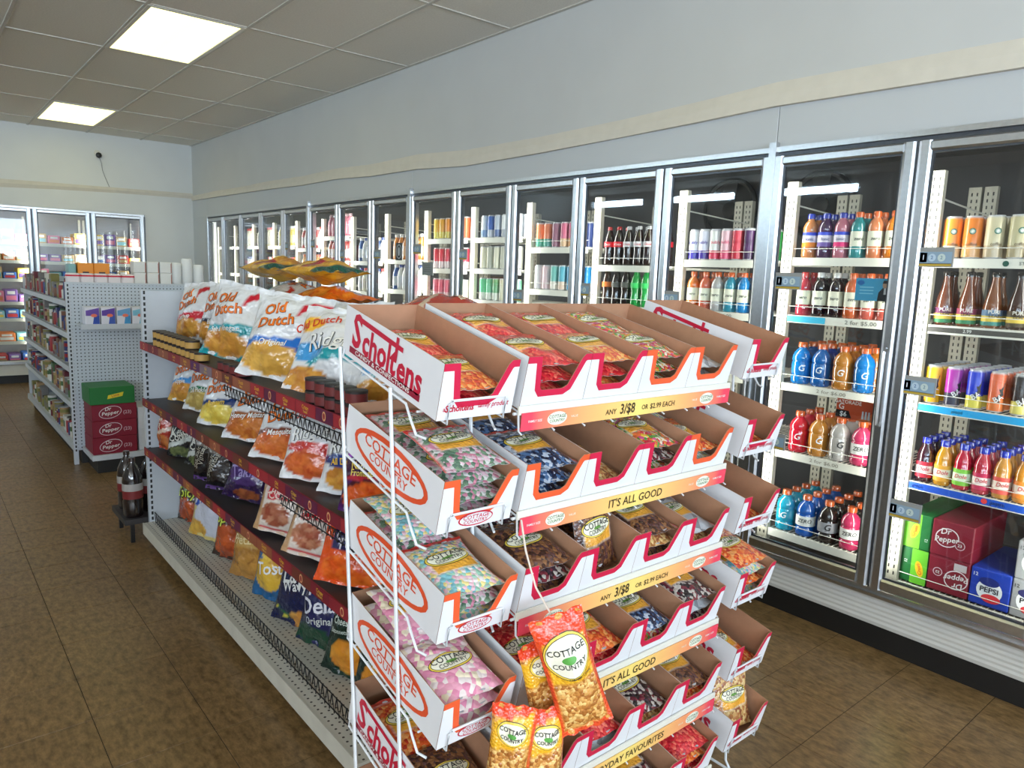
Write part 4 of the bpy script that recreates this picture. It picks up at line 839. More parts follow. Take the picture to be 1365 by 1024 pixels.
def bag_meshes(W, H, T, seed, design, mat, nx=22, ny=30, back=None):
    f = bag_surf(W, H, T, seed, curl=1); rs = random.Random(seed*3+1); cells = [(rs.random(), rs.random(), rs.random()) for _ in range(90)]
    b = MB(); vs = []; cs = []; fs = []
    for side in (-1, 1):
        for j in range(ny+1):
            for i in range(nx+1):
                u, v = i/nx, j/ny; x, h, z, w = f(u, v); edge = i in (0, nx) or j in (0, ny)
                vs.append((x, w+(side*(h+.0008) if not edge else side*.0004), z))
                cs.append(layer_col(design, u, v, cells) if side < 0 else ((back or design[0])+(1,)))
        o = 0 if side < 0 else (nx+1)*(ny+1)
        for j in range(ny):
            for i in range(nx): a = o+j*(nx+1)+i; q = (a, a+1, a+nx+2, a+nx+1); fs.append(q if side < 0 else q[::-1])
    n = (nx+1)*(ny+1); rim = [i for i in range(nx+1)]+[j*(nx+1)+nx for j in range(1, ny+1)]+[ny*(nx+1)+i for i in range(nx-1, -1, -1)]+[j*(nx+1) for j in range(ny-1, 0, -1)]
    for a, c in zip(rim, rim[1:]+rim[:1]): fs.append((c, a, a+n, c+n))
    b.add(vs, fs, 0, cs); me = b.mesh('bag_film', mat, True)
    lt = None
    if len(design) > 2 and design[2]:
        tb = MB()
        def sf(x, y, off=.0022):
            px, h, pz, w = f(x, y*1.0); return (px, w-h-off, pz)
        for it in design[2]:
            if it[0] == 'ELL': ellipse(tb, it[1], it[2], it[3], it[4], it[5], lambda x, y, o=it[6] if len(it) > 6 else .0016: sf(x, y, o), rings=6)
            else:
                # texts are laid in u,v with aspect correction
                s, cu, cv, size, col = it[:5]; rot = math.radians(it[5]) if len(it) > 5 else 0; sx = it[6] if len(it) > 6 else 1; sh = it[7] if len(it) > 7 else 0
                gv, gf = glyphs(s, it[8] if len(it) > 8 else .015); out = []; gw = (max(q[0] for q in gv)-min(q[0] for q in gv))*sx; size = min(size, .74*W/gw)
                for x, y in gv:
                    x, y = (x+sh*y)*size*sx, y*size; xx, yy = x*math.cos(rot)-y*math.sin(rot), x*math.sin(rot)+y*math.cos(rot)
                    out.append(sf(cu+xx/W, cv+yy/H, .0042 if len(it) < 10 else it[9]))
                tb.add(out, gf, 0, col)
        lt = tb.mesh('lettering', INK)
    return me, lt
def put_bag(name, ms, label, cat, m4, group=None, mat=None):
    o = link(name, ms[0], None, mat4=m4); tag(o, label, cat, group)
    if mat is not None: o.material_slots[0].link = 'OBJECT'; o.material_slots[0].material = mat
    if ms[1]: link('lettering', ms[1], o)['kind'] = 'stuff'
    return o
def stand(x, y, z, yaw=-65, tilt=18, roll=0, s=1):
    return Matrix.Translation((x, y, z)) @ Matrix.Rotation(math.radians(yaw), 4, 'Z') @ Matrix.Rotation(math.radians(-tilt), 4, 'X') @ Matrix.Rotation(math.radians(roll), 4, 'Y') @ Matrix.Scale(s, 4)
RD, OR_, YL, WT = S(205, 30, 50), S(238, 120, 30), S(245, 200, 60), S(226, 228, 230)
GOLD, GOLD2 = S(225, 165, 70), S(190, 120, 50)
def dutch(band, flav, chip=(GOLD, GOLD2), base=WT, sw=RD, low=None, bt=None):
    L = [('rect', 0, 1, .93, 1, 0, base), ('ell', .9, .8, .26, .13, sw), ('ell', .98, .72, .28, .13, base), ('rect', 0, 1, .30, .44, .12, band)]
    if low: L.append(('rect', 0, 1, .0, .16, 0, low))
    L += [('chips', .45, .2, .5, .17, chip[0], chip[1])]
    T_ = [('Old', .34, .77, .062, S(120, 50, 20), 14, 1, 0, .04, .0026), ('Dutch', .42, .62, .062, S(120, 50, 20), 14, 1, 0, .04, .0026), ('Old', .34, .77, .062, OR_, 14, 1, 0, .016, .0042), ('Dutch', .42, .62, .062, OR_, 14, 1, 0, .016, .0042), (flav, .45, .37, .032, bt or W_, 8, 1, .2)]
    return (base, L, T_)
def word_bag(base, words, extra=(), chip=None, cpos=(.5, .22, .36, .18), tc=W_):
    L = list(extra)
    if chip: L.append(('chips',)+cpos+chip)
    return (base, L, [(w, u, v, s, c, r, 1, .2) for w, u, v, s, c, r in words])
TEALB = S(20, 150, 160)
DES = {
 'od_red': dutch(S(205, 30, 50), 'Ketchup', sw=S(190, 40, 50)), 'od_black': dutch(S(40, 40, 60), 'BBQ', sw=S(60, 40, 40)), 'od_teal': dutch(TEALB, 'Salt & Vinegar', low=TEALB), 'od_blue': dutch(S(20, 110, 200), 'Original', low=None, chip=(S(235, 185, 90), S(205, 150, 60))),
 'od_blue2': dutch(S(70, 150, 215), 'Ripple', low=S(205, 160, 70)), 'od_green': dutch(S(40, 120, 80), 'Dill Pickle', chip=(S(215, 190, 110), S(180, 150, 80))), 'od_yellow': dutch(S(30, 60, 120), 'Popcorn', chip=(S(245, 225, 110), S(225, 190, 70)), bt=YL), 'od_tan': dutch(S(150, 90, 50), 'Honey Mustard', chip=(S(220, 140, 60), S(180, 90, 40))), 'od_brown': dutch(S(120, 60, 40), 'Mesquite', chip=(S(225, 130, 60), S(190, 80, 40))), 'od_white': dutch(S(200, 205, 210), 'Crunch', sw=S(210, 30, 60)),
 'rid_teal': (WT, [('rect', 0, 1, .0, .36, .1, WT), ('ell', .75, .32, .5, .16, TEALB), ('ell', .8, .22, .5, .12, WT), ('ell', .2, .42, .3, .1, S(60, 150, 210)), ('ell', .15, .75, .22, .09, S(250, 190, 60)), ('chips', .25, .12, .32, .13, GOLD, GOLD2)], [('Old Dutch', .24, .76, .045, S(210, 60, 30), 14), ('Ridgies', .6, .56, .09, S(60, 60, 60), 10, 1, .2, .03, .0026), ('Ridgies', .6, .56, .09, W_, 10, 1, .2, .008, .0042)]),
 'rid_red': (WT, [('ell', .5, .40, .5, .08, S(200, 60, 55)), ('ell', .45, .20, .42, .17, S(205, 100, 70)), ('chips', .45, .2, .36, .15, S(225, 120, 60), S(190, 70, 40))], [('Old Dutch', .4, .84, .04, S(210, 60, 30), 8), ('Ridgies', .48, .6, .085, K_, 10, 1, .2, .03, .0026), ('Ridgies', .48, .6, .085, W_, 10, 1, .2, .008, .0042)]),
 'rid_navy': (WT, [('ell', .5, .40, .5, .09, S(40, 60, 130)), ('chips', .5, .18, .4, .15, GOLD, GOLD2)], [('Old Dutch', .4, .84, .04, S(210, 60, 30), 8), ('Ridgies', .5, .6, .085, K_, 10, 1, .2, .03, .0026), ('Ridgies', .5, .6, .085, W_, 10, 1, .2, .008, .0042), ('All Dressed', .5, .4, .03, YL, 6)]),
 'nacho': (S(74, 24, 96), [('rect', 0, 1, .40, .62, .05, S(60, 20, 60)), ('rect', 0, 1, .62, .66, .05, S(160, 60, 200)), ('rect', 0, 1, .36, .42, .05, S(190, 40, 60)), ('ell', .5, .18, .5, .2, S(70, 24, 40)), ('chips', .5, .17, .46, .18, S(232, 110, 40), S(205, 70, 25))], [('Arriba!', .5, .8, .075, S(240, 170, 50), 6), ('Nacho Cheese', .5, .53, .04, S(235, 205, 90), 3), ('Fromage Nacho', .5, .45, .04, S(235, 205, 90), 3)]),
 'hawk': (S(214, 190, 165), [('rect', .06, .94, .0, 1, 0, S(225, 214, 204)), ('rect', .0, .1, 0, 1, 0, S(190, 150, 110)), ('rect', .2, .8, .58, .84, .1, S(190, 30, 44)), ('rect', .86, .92, .05, .9, 0, S(200, 40, 50)), ('rect', .1, .92, .04, .07, 0, S(200, 40, 50)), ('chips', .42, .32, .3, .2, S(190, 130, 100), S(150, 70, 50))], [('HAWKINS', .5, .92, .045, S(40, 80, 60), 0), ('Cheezies', .5, .74, .05, S(235, 200, 190), 6), ('CORN', .5, .65, .04, S(235, 200, 190), 6)]),
 'orange': (S(228, 84, 30), [('rect', .15, .85, .5, .78, 0, S(40, 40, 90)), ('chips', .5, .22, .45, .22, S(240, 120, 40), S(215, 70, 20))], [('Cheese', .5, .7, .05, S(220, 215, 225), 4), ('Twists', .5, .58, .05, S(220, 215, 225), 4)]),
 'blk_white': (S(30, 32, 36), [('rect', 0, 1, .3, .42, .3, S(190, 195, 190)), ('ell', .7, .8, .25, .1, S(170, 175, 170)), ('chips', .5, .12, .4, .12, S(120, 130, 80), S(80, 90, 60))], [('Kettle', .5, .6, .07, S(205, 205, 195), 10), ('Cooked', .5, .48, .06, S(205, 205, 195), 10)]),
 'blk': (S(26, 24, 28), [('ell', .4, .82, .3, .08, S(120, 110, 100)), ('rect', 0, 1, .0, .08, 0, S(100, 70, 130))], [('Vintage', .5, .62, .06, S(160, 155, 140), 75), ('Sea Salt', .3, .5, .035, S(150, 145, 130), 75)]),
 'purple': (S(46, 28, 70), [('ell', .5, .5, .42, .22, S(76, 52, 110)), ('chips', .6, .12, .3, .1, S(160, 90, 50), S(120, 60, 40))], [('Takis', .5, .55, .07, S(150, 130, 190), 8)]),
 'slim_red': (S(176, 58, 44), [('rect', 0, 1, .4, .5, .2, S(215, 190, 170)), ('chips', .5, .2, .5, .2, S(200, 120, 60), S(160, 70, 40))], [('Salsa', .5, .7, .06, S(235, 215, 190), 80)]),
 'lays_sun': (S(215, 195, 120), [('ell', .3, .7, .5, .25, S(40, 80, 180)), ('ell', .7, .85, .5, .16, S(220, 120, 50)), ('ell', .6, .3, .45, .26, S(205, 208, 222)), ('chips', .25, .12, .3, .14, S(235, 190, 80), S(205, 150, 60))], [('Wavy', .42, .6, .08, S(240, 240, 235), 12)]),
 'dark_orange': (S(60, 44, 36), [('chips', .5, .25, .46, .26, S(200, 90, 40), S(150, 60, 30)), ('ell', .5, .8, .4, .14, S(90, 110, 40))], [('Spicy', .5, .62, .075, S(200, 215, 70), 6)]),
 'tan': (S(170, 122, 60), [('rect', 0, 1, 0, 1, 0, S(172, 124, 62)), ('chips', .5, .4, .48, .42, S(205, 150, 70), S(150, 100, 45)), ('rect', .2, .8, .45, .62, 0, S(200, 160, 90))], [('Pretzels', .5, .55, .06, S(235, 215, 160), 6)]),
 'blue_yel': (S(26, 96, 150), [('ell', .62, .62, .36, .3, S(235, 190, 60)), ('ell', .4, .3, .34, .2, S(225, 180, 60)), ('chips', .6, .6, .34, .28, S(240, 200, 80), S(205, 150, 50))], [('Tosti', .5, .4, .075, S(240, 240, 240), 12)]),
 'lays_navy': (S(18, 26, 70), [('ell', .4, .9, .4, .12, S(190, 165, 110)), ('ell', .5, .3, .55, .26, S(215, 205, 60)), ('ell', .46, .32, .53, .26, S(30, 96, 60)), ('ell', .42, .36, .5, .26, S(18, 26, 70)), ('chips', .7, .08, .3, .1, GOLD, GOLD2)], [("Lay's", .5, .56, .12, W_, 14), ('Wavy', .45, .42, .06, W_, 14)]),
 'navy': (S(34, 36, 84), [('rect', .7, 1, 0, 1, .0, S(70, 74, 120)), ('ell', .4, .1, .5, .12, S(30, 70, 50))], [('Tiny', .45, .66, .1, S(225, 225, 235), 16), ('Delas', .5, .46, .11, S(225, 225, 235), 16), ('Original', .5, .3, .04, S(200, 205, 205), 10)]),
 'green': (S(16, 44, 36), [('rect', 0, 1, .8, 1, .1, S(24, 24, 34)), ('ell', .5, .2, .42, .2, S(16, 60, 44)), ('chips', .5, .22, .34, .18, S(235, 165, 50), S(205, 120, 30))], [('Spicy', .5, .88, .07, S(150, 60, 140), 12), ('Jalapeno', .5, .7, .07, S(215, 225, 215), 12), ('Cheese Sticks', .5, .58, .042, S(205, 215, 205), 8), ('Batonnets au fromage', .5, .48, .028, S(205, 215, 205), 8)]),
 'green2': (S(16, 44, 36), [('rect', .15, .95, .72, .95, .12, S(150, 24, 54)), ('chips', .55, .24, .38, .2, S(238, 170, 55), S(205, 120, 30))], [('SNACK', .5, .86, .07, S(230, 215, 225), 12), ('Jalapeno', .5, .62, .075, S(215, 225, 215), 12), ('Cheese Sticks', .5, .5, .042, S(205, 215, 205), 8), ('au fromage', .5, .42, .03, S(205, 215, 205), 8)]),
 'gold_top': (S(228, 170, 40), [('chips', .5, .5, .5, .4, S(235, 180, 60), S(205, 130, 40)), ('rect', 0, 1, .86, 1, 0, S(20, 84, 70)), ('rect', 0, 1, .0, .1, 0, S(20, 84, 70)), ('ell', .75, .6, .2, .12, S(190, 40, 60))], [('Tortilla', .5, .5, .08, S(250, 225, 120), 0)]),
 'orange_top': (S(232, 110, 30), [('chips', .5, .5, .5, .42, S(240, 150, 50), S(220, 90, 30)), ('ell', .3, .75, .3, .12, S(200, 190, 215))], [('Puffs', .5, .35, .09, S(245, 225, 200), 0)]),
}
_bg = {}
def chip_bag(key, label, x, y, z, W=.27, H=.34, T=.11, yaw=-62, tilt=20, roll=0, seed=1):
    k2 = (key, W, H, T, seed)
    if k2 not in _bg: _bg[k2] = bag_meshes(W, H, T, seed, DES[key], FILM)
    m4 = stand(x, y, z, yaw, tilt, roll); ws = [m4 @ v.co for v in _bg[k2][0].vertices]
    m4 = Matrix.Translation((min(0, 1.402-max(w.x for w in ws)), 0, z+.0015-min(w.z for w in ws))) @ m4        # rests on its shelf, clear of the back panel
    return put_bag('snack_bag', _bg[k2], label, 'snack bag', m4, 'snack bags on the near gondola')
r1, r2, r3, r4 = 1.108, .806, .538, .122
# top shelf, far to near
chip_bag('od_red', 'white chip bag with red band at the far end of the top snack shelf', 1.13, 3.98, r1+.01, .25, .31, .1, -70, 16, -4, 1)
chip_bag('od_black', 'white chip bag with dark band, second from the far end, top snack shelf', 1.15, 3.66, r1+.01, .25, .31, .1, -66, 14, 5, 2)
chip_bag('od_teal', 'white chip bag with teal band leaning out, middle of the top snack shelf', 1.03, 3.12, r1+.004, .29, .33, .12, -58, 16, 8, 3)
chip_bag('od_white', 'white chip bag with red swoosh behind the teal-banded bag', 1.2, 3.36, r1, .26, .31, .1, -66, 22, -3, 4)
chip_bag('od_blue', 'white chip bag with bright blue band and chips, top snack shelf', 1.0, 2.53, r1+.002, .31, .33, .13, -50, 24, 6, 5)
chip_bag('od_white', 'white chip bag with red swoosh behind the blue-banded bag', 1.2, 2.76, r1, .27, .31, .1, -62, 24, 4, 6)
chip_bag('od_white', 'white chip bag with red swoosh at the back, above the ridged bags', 1.22, 2.36, r1, .27, .31, .1, -62, 24, -6, 7)
chip_bag('rid_teal', 'white ridged chip bag with teal wave, right of the blue-banded bag', 1.02, 2.19, r1+.002, .29, .31, .12, -52, 30, 4, 8)
chip_bag('rid_teal', 'white ridged chip bag with teal wave, half hidden by the top candy tray', 1.12, 1.93, r1+.002, .27, .29, .1, -60, 30, -2, 9)
chip_bag('od_white', 'white chip bag with red swoosh right of the yellow pile', 1.2, 3.04, r1, .26, .31, .1, -64, 24, 2, 10)
# second shelf
for k_, lab, y, x, W_b, tl, yw, rl, sd in [
 ('od_blue2', 'white chip bag with light blue band at the far end, second snack shelf', 3.95, 1.07, .26, 18, -68, -3, 11), ('od_green', 'white chip bag with green band, second from the far end, second snack shelf', 3.63, 1.06, .26, 18, -64, 4, 12),
 ('od_yellow', 'white popcorn bag with yellow pieces in the middle of the second snack shelf', 3.27, 1.03, .28, 20, -62, 0, 13), ('od_tan', 'white chip bag with brown band, right of the yellow popcorn bag', 2.9, 1.03, .29, 26, -58, 5, 14),
 ('od_brown', 'white chip bag with dark brown band and red chips, second snack shelf', 2.55, 1.02, .29, 26, -56, 4, 15), ('rid_red', 'white ridged chip bag with red band, second snack shelf', 2.25, 1.0, .25, 20, -54, 3, 16), ('rid_navy', 'white ridged chip bag with navy band, second snack shelf near end', 2.04, 1.04, .25, 16, -58, 0, 17)]:
    chip_bag(k_, lab, x+.01, y, r2+.002, W_b-.01, .272, .085, yw, tl+2, rl*.5, sd)
chip_bag('nacho', 'purple nacho cheese bag with orange pretzel twists at the near end', 1.03, 1.835, r2+.002, .25, .272, .09, -54, 16, 0, 18)
# third shelf
for k_, lab, y, x, W_b, H_b, tl, yw, rl, sd in [
 ('slim_red', 'slim red snack bag at the far end of the third snack shelf', 4.06, 1.0, .11, .24, 4, -70, 6, 21), ('blk_white', 'black chip bag with white lettering, third snack shelf', 3.83, 1.03, .24, .25, 14, -64, -6, 22), ('blk_white', 'black chip bag with white lettering, right of its twin on the third shelf', 3.58, 1.05, .24, .25, 16, -62, 6, 23),
 ('blk', 'plain black snack bag standing upright, third snack shelf', 3.36, 1.0, .17, .26, 6, -62, 0, 24), ('blk', 'dark snack bag pressed against the plain black one', 3.19, 1.0, .15, .26, 6, -60, 0, 25), ('purple', 'dark purple snack bag slumped on the third snack shelf', 2.98, 1.03, .23, .24, 18, -60, 8, 26),
 ('hawk', 'cream and red cheese snack bag, left of its twin on the third shelf', 2.5, .99, .23, .26, 18, -56, 10, 27), ('hawk', 'cream and red cheese snack bag nearer the candy rack, third shelf', 2.22, .985, .23, .26, 24, -52, 14, 28), ('orange', 'bright orange cheese snack bag at the near end of the third shelf', 1.95, 1.0, .26, .24, 22, -50, 8, 29)]:
    chip_bag(k_, lab, x+.01, y, r3+.002, W_b, min(H_b, .222), .075, yw, tl, rl*.5, sd)
# bottom deck
for k_, lab, y, x, W_b, H_b, tl, yw, rl, sd in [
 ('dark_orange', 'dark orange snack bag at the far end of the bottom deck', 4.03, 1.09, .22, .27, 10, -66, 4, 31), ('lays_sun', 'blue, orange and white chip bag slumping on the bottom deck', 3.72, 1.08, .29, .35, 14, -62, 6, 32), ('dark_orange', 'dark chip bag with orange chips and green lettering, bottom deck', 3.4, 1.09, .25, .33, 12, -62, 0, 33),
 ('tan', 'see-through tan pretzel bag on the bottom deck', 3.12, 1.085, .27, .33, 12, -62, -3, 34), ('blue_yel', 'blue and yellow tortilla chip bag on the bottom deck', 2.84, 1.085, .28, .36, 12, -60, 4, 35), ('lays_navy', 'navy chip bag with green and yellow stripes on the bottom deck', 2.58, 1.075, .29, .38, 14, -58, 4, 36),
 ('navy', 'navy and grey snack bag with white script on the bottom deck', 2.36, 1.08, .28, .37, 12, -57, 4, 37), ('green', 'dark green cheese stick bag with purple lettering on the bottom deck', 2.12, 1.07, .28, .35, 14, -56, 3, 38), ('green2', 'dark green cheese stick bag with red flash nearest the candy rack', 1.9, 1.07, .28, .36, 12, -55, 3, 39)]:
    chip_bag(k_, lab, x+.02, y, r4+.004, W_b-.02, H_b, .085, -70, tl, rl*.5, sd)
# bags lying on the gondola's top
def lie(x, y, z, yaw, pitch=0): return Matrix.Translation((x, y, z)) @ Matrix.Rotation(math.radians(yaw), 4, 'Z') @ Matrix.Rotation(math.radians(-90+pitch), 4, 'X')
for k_, lab, m4, sd in [('od_teal', 'white chip bag with teal band lying on top of the snack gondola', lie(1.565, 3.84, 1.39, 178), 41), ('gold_top', 'golden tortilla chip bag lying topmost on the snack gondola', lie(1.50, 3.88, 1.515, 176), 42), ('orange_top', 'orange puff snack bag lying on top at the gondola middle', lie(1.565, 3.40, 1.39, 181), 43), ('gold_top', 'golden snack bag resting over the orange puffs on the gondola', lie(1.51, 3.42, 1.512, 184), 44), ('slim_red', 'red snack bag lying on the gondola behind the candy trays', lie(1.57, 2.5, 1.39, 185), 45)]:
    ky = (k_, .3, .4, .1, sd); _bg[ky] = bag_meshes(.3, .38, .1, sd, DES[k_], FILM)
    put_bag('snack_bag', _bg[ky], lab, 'snack bag', m4, 'snack bags on the near gondola')
for i, (k_, y, wd) in enumerate((('od_red', 3.95, 'red band'), ('od_green', 3.6, 'green band'), ('od_tan', 3.25, 'brown band'), ('od_blue', 2.5, 'blue band'), ('od_yellow', 2.15, 'yellow pieces'))):
    ms = bag_meshes(.25, .215, .13, 80+i, DES[k_], FILM, 14, 18); m4 = stand(1.60, y, r1+.002, 90, 4); ws = [m4 @ v.co for v in ms[0].vertices]
    put_bag('snack_bag', ms, 'plump white chip bag with %s on the gondola side facing the coolers' % wd, 'snack bag', Matrix.Translation((0, 0, r1+.0015-min(w.z for w in ws))) @ m4, 'snack bags on the near gondola')
# dip tins in front of the top shelf bags
def tin(word, a, lidc):
    b = MB().lathe([(.03, 0, lidc), (.032, .003, lidc), (.032, .004, a), (.032, .03, a), (.0325, .0305, lidc), (.0325, .038, lidc), (.03, .039, lidc)], 16); return b.mesh('dip_tin', CARD, True)
TA, TB_ = tin('gold', S(190, 150, 80), S(50, 40, 38)), tin('red', S(110, 40, 40), S(44, 40, 40))
for i in range(11): tag(link('dip_tin', TA, None, (.977, 3.95-.068*i, r1+.001)), 'gold dip tin with dark lid, %s from the far end, top snack shelf' % ORD[i], 'tin', 'dip tins')
for i in range(9): tag(link('dip_tin', TA, None, (.977, 3.95-.068*i, r1+.041)), 'gold dip tin stacked above, %s from the far end, top snack shelf' % ORD[i], 'tin', 'dip tins')
for i in range(4): tag(link('dip_tin', TB_, None, (.975, 2.96-.068*i, r1+.001)), 'dark red dip tin left of the blue-banded bag, %s in line' % ORD[i], 'tin', 'dip tins')
for i in range(5):
    for j in range(2): tag(link('dip_tin', TB_, None, (.977, 2.13-.068*i, r1+.001+.04*j)), 'dark red dip tin under the ridged bags, %s in line, %s layer' % (ORD[i], ['lower', 'upper'][j]), 'tin', 'dip tins')
# large cola bottles standing at the gondola's far end
BIGP = [(.046, 0), (.052, .012), (.052, .09), (.049, .1), (.052, .2), (.047, .235), (.03, .275), (.015, .3), (.014, .312)]
for i, (x, y) in enumerate(((.895, 4.29), (.995, 4.36), (.905, 4.46))):
    o = MB().lathe(BIGP, 18, col=S(30, 20, 20)).obj('cola_bottle', PLASTIC, None, True, (x, y, .135))
    tag(o, 'large dark cola bottle at the far corner of the snack gondola, '+['left', 'right', 'rear'][i], 'bottle', 'large cola bottles')
    MB().lathe([(.0525, .105, S(120, 40, 40)), (.0525, .15, S(120, 40, 40)), (.0525, .1501, S(170, 165, 160)), (.0525, .19, S(170, 165, 160))], 18, cap=False).obj('label_wrap', CARD, o, True)
    MB().lathe([(.017, .308), (.017, .328), (.015, .33)], 14, col=S(60, 40, 40)).obj('cap', PLASTIC, o, True)
b = thing('bottle_stand', 'low dark stand carrying cola bottles at the snack gondola end', 'stand', (.95, 4.38, 0))
MB().box(-.115, .105, -.16, .16, .105, .134).obj('tray', DKSH, b)
for x in (-.075, .075):
    for y in (-.14, .14): MB().box(x-.01, x+.01, y-.01, y+.01, 0, .105).obj('leg', BLACKW, b)

# ------------------------------------------------------------------ candy rack
TW, TD, TH, TLT = .178, .385, .112, math.radians(13.5)
RP = .2165                                   # row pitch
RZ = lambda r, c: (1.262 if 1 <= c <= 4 else (1.258 if c == 0 else 1.274))-RP*r
RY = lambda r, c: (1.093 if c != 0 else 1.093)-.008*r
RX = lambda c: [.825, 1.025, 1.204, 1.383, 1.562, 1.812][c]
ROWN = ['top', 'second', 'third', 'fourth', 'fifth', 'bottom']; COLN = ['left wing', 'first centre bay', 'second centre bay', 'third centre bay', 'fourth centre bay', 'right wing']
def tray_meshes(trim):
    w, d, h, th = TW, TD, TH, .003
    b = MB()
    def wall(x0, x1, y0, y1, z0, z1, outer):     # outer face white, inner brown, thin
        b.box(x0, x1, y0, y1, z0, z1, 0)
    hb = h-.004
    # white outer skin and brown inner skin
    for m, e in ((0, 0), (1, .0016)):
        x0, x1, y1 = -w/2+e, w/2-e, d-e; f0 = .0015
        for x, s in ((x0, -1), (x1, 1)):
            vs = [(x, f0, e), (x, y1, e), (x, y1, hb), (x, f0, h)]; b.add(vs, [(0, 1, 2, 3) if (s > 0) == (m == 0) else (3, 2, 1, 0)], m)
        b.add([(x0, y1, e), (x1, y1, e), (x1, y1, hb), (x0, y1, hb)], [(0, 1, 2, 3)], m)
        b.add([(x0, f0, e), (x1, f0, e), (x1, y1, e), (x0, y1, e)], [(0, 1, 2, 3)], m)
    e = .0016                                     # kraft rims
    for x, s in ((-w/2, 1), (w/2, -1)): b.add([(x, .0015, h), (x+s*e, .0015, h), (x+s*e, d-e, hb), (x, d, hb)], [(0, 1, 2, 3)], 1)
    b.add([(-w/2, d, hb), (w/2, d, hb), (w/2-e, d-e, hb), (-w/2+e, d-e, hb)], [(0, 1, 2, 3)], 1)
    body = b.mesh('tray_body', [CARTON_W, CARTON_B])
    # front panel with the scooped cut-out
    p = MB(); cut = [(-.5, 1), (-.30, 1), (-.245, .40), (-.215, .34), (.12, .34), (.19, .40), (.345, .92), (.395, 1), (.5, 1)]
    C = [Vector((u*w, v*h)) for u, v in cut]; O = []; bw = .0145
    for i, q in enumerate(C):
        a = C[max(i-1, 0)]; c = C[min(i+1, len(C)-1)]; d1 = (q-a).normalized() if i else (c-q).normalized(); d2 = (c-q).normalized() if i < len(C)-1 else d1
        n1, n2 = Vector((d1.y, -d1.x)), Vector((d2.y, -d2.x)); n = (n1+n2).normalized(); k = bw/max(.45, n.dot(n1)); O.append(q+n*k)
    O[0].x = C[0].x; O[-1].x = C[-1].x
    n = len(C)
    for y, mi in ((0, 0), (.0018, 1)):
        p.add([(q.x, y, q.y) for q in C]+[(q.x, y, q.y) for q in O], [(i, i+n, i+n+1, i+1) for i in range(n-1)], 1 if mi == 0 else 2)
        p.add([(q.x, y, q.y) for q in O]+[(q.x, y, 0) for q in O], [(i, i+n, i+n+1, i+1) for i in range(n-1)], 0 if mi == 0 else 2)
    p.add([(q.x, 0, q.y) for q in C]+[(q.x, .0018, q.y) for q in C], [(i, i+1, i+1+n, i+n) for i in range(n-1)], 2)
    front = p.mesh('front_panel', [CARTON_W, trim, CARTON_B])
    return body, front
TRM = {'r': tray_meshes(TRIMR), 'o': tray_meshes(TRIMO)}
TRM['o'] = (TRM['r'][0], TRM['o'][1])
CR_, CO_ = S(196, 20, 56), S(226, 84, 44)
def side_sf(off): return lambda x, z: (-TW/2-off, TD/2-x, z)
# left-side prints
b = MB(); sf = side_sf(.0008)
ink(b, [('S', -.135, .062, .1, CR_, 0, .85, 0, .03), ('cholt', -.038, .052, .078, CR_, 0, .88, 0, .03), ('ens', .084, .048, .078, CR_, 0, .88, 0, .03)], sf)
sg2 = side_sf(.0012); sg3 = side_sf(.0016); b.add([sg2(-.13, .1), sg2(.052, .093), sg2(.052, .083), sg2(-.13, .089)], [(0, 1, 2, 3)], 0, CR_); b.add([sg3(.024, .107), sg3(.034, .107), sg3(.034, .06), sg3(.024, .06)], [(0, 1, 2, 3)], 0, CR_)
b.add([sf(-.16, .026), sf(.13, .026), sf(.13, .012), sf(-.16, .012)], [(0, 1, 2, 3)], 0, S(150, 20, 50))
ink(b, [('CANDY & CONFECTIONS', -.02, .019, .013, W_, 0, 1.5)], side_sf(.0014)); SIDE_S = b.mesh('side_lettering', INK)
b = MB(); ellipse(b, -.0, .054, .15, .047, CO_, side_sf(.0008)); ellipse(b, -.0, .054, .136, .0345, S(226, 226, 228), side_sf(.0013))
ink(b, [('COTTAGE', 0, .067, .036, CO_, 0, 1.25, 0, .012), ('COUNTRY', 0, .038, .027, CO_, 0, 1.2, 0, .008)], side_sf(.0018)); b.add([side_sf(.0018)(x, z) for x, z in ((-.06, .052), (.05, .05), (.055, .054), (-.055, .056))], [(0, 1, 2, 3)], 0, CO_)
SIDE_C = b.mesh('side_lettering', INK)
b = MB(); sf = flat_xz(-.0008); ink(b, [('a', -.075, .022, .014, CR_), ('Scholtens', -.04, .022, .019, CR_, 0, .9, 0, .03), ('family product', .04, .024, .016, CR_, 0, .8, .2)], sf); FR_S = b.mesh('front_lettering', INK)
b = MB(); ellipse(b, 0, .019, .042, .0155, CR_, sf); ellipse(b, 0, .019, .039, .0125, S(226, 226, 228), flat_xz(-.0013)); ink(b, [('COTTAGE', 0, .0235, .0125, CR_, 0, 1.1), ('COUNTRY', 0, .0135, .011, CR_, 0, 1.1)], flat_xz(-.0018)); FR_C = b.mesh('front_lettering', INK)
TRIM_OF = {(0, 0): 'r', (0, 1): 'r', (0, 2): 'r', (0, 3): 'o', (0, 4): 'o', (0, 5): 'r', (1, 0): 'o', (1, 1): 'o', (1, 2): 'r', (1, 3): 'r', (1, 4): 'o', (1, 5): 'r', (2, 0): 'o', (3, 0): 'o', (4, 0): 'r'}
TM = {}
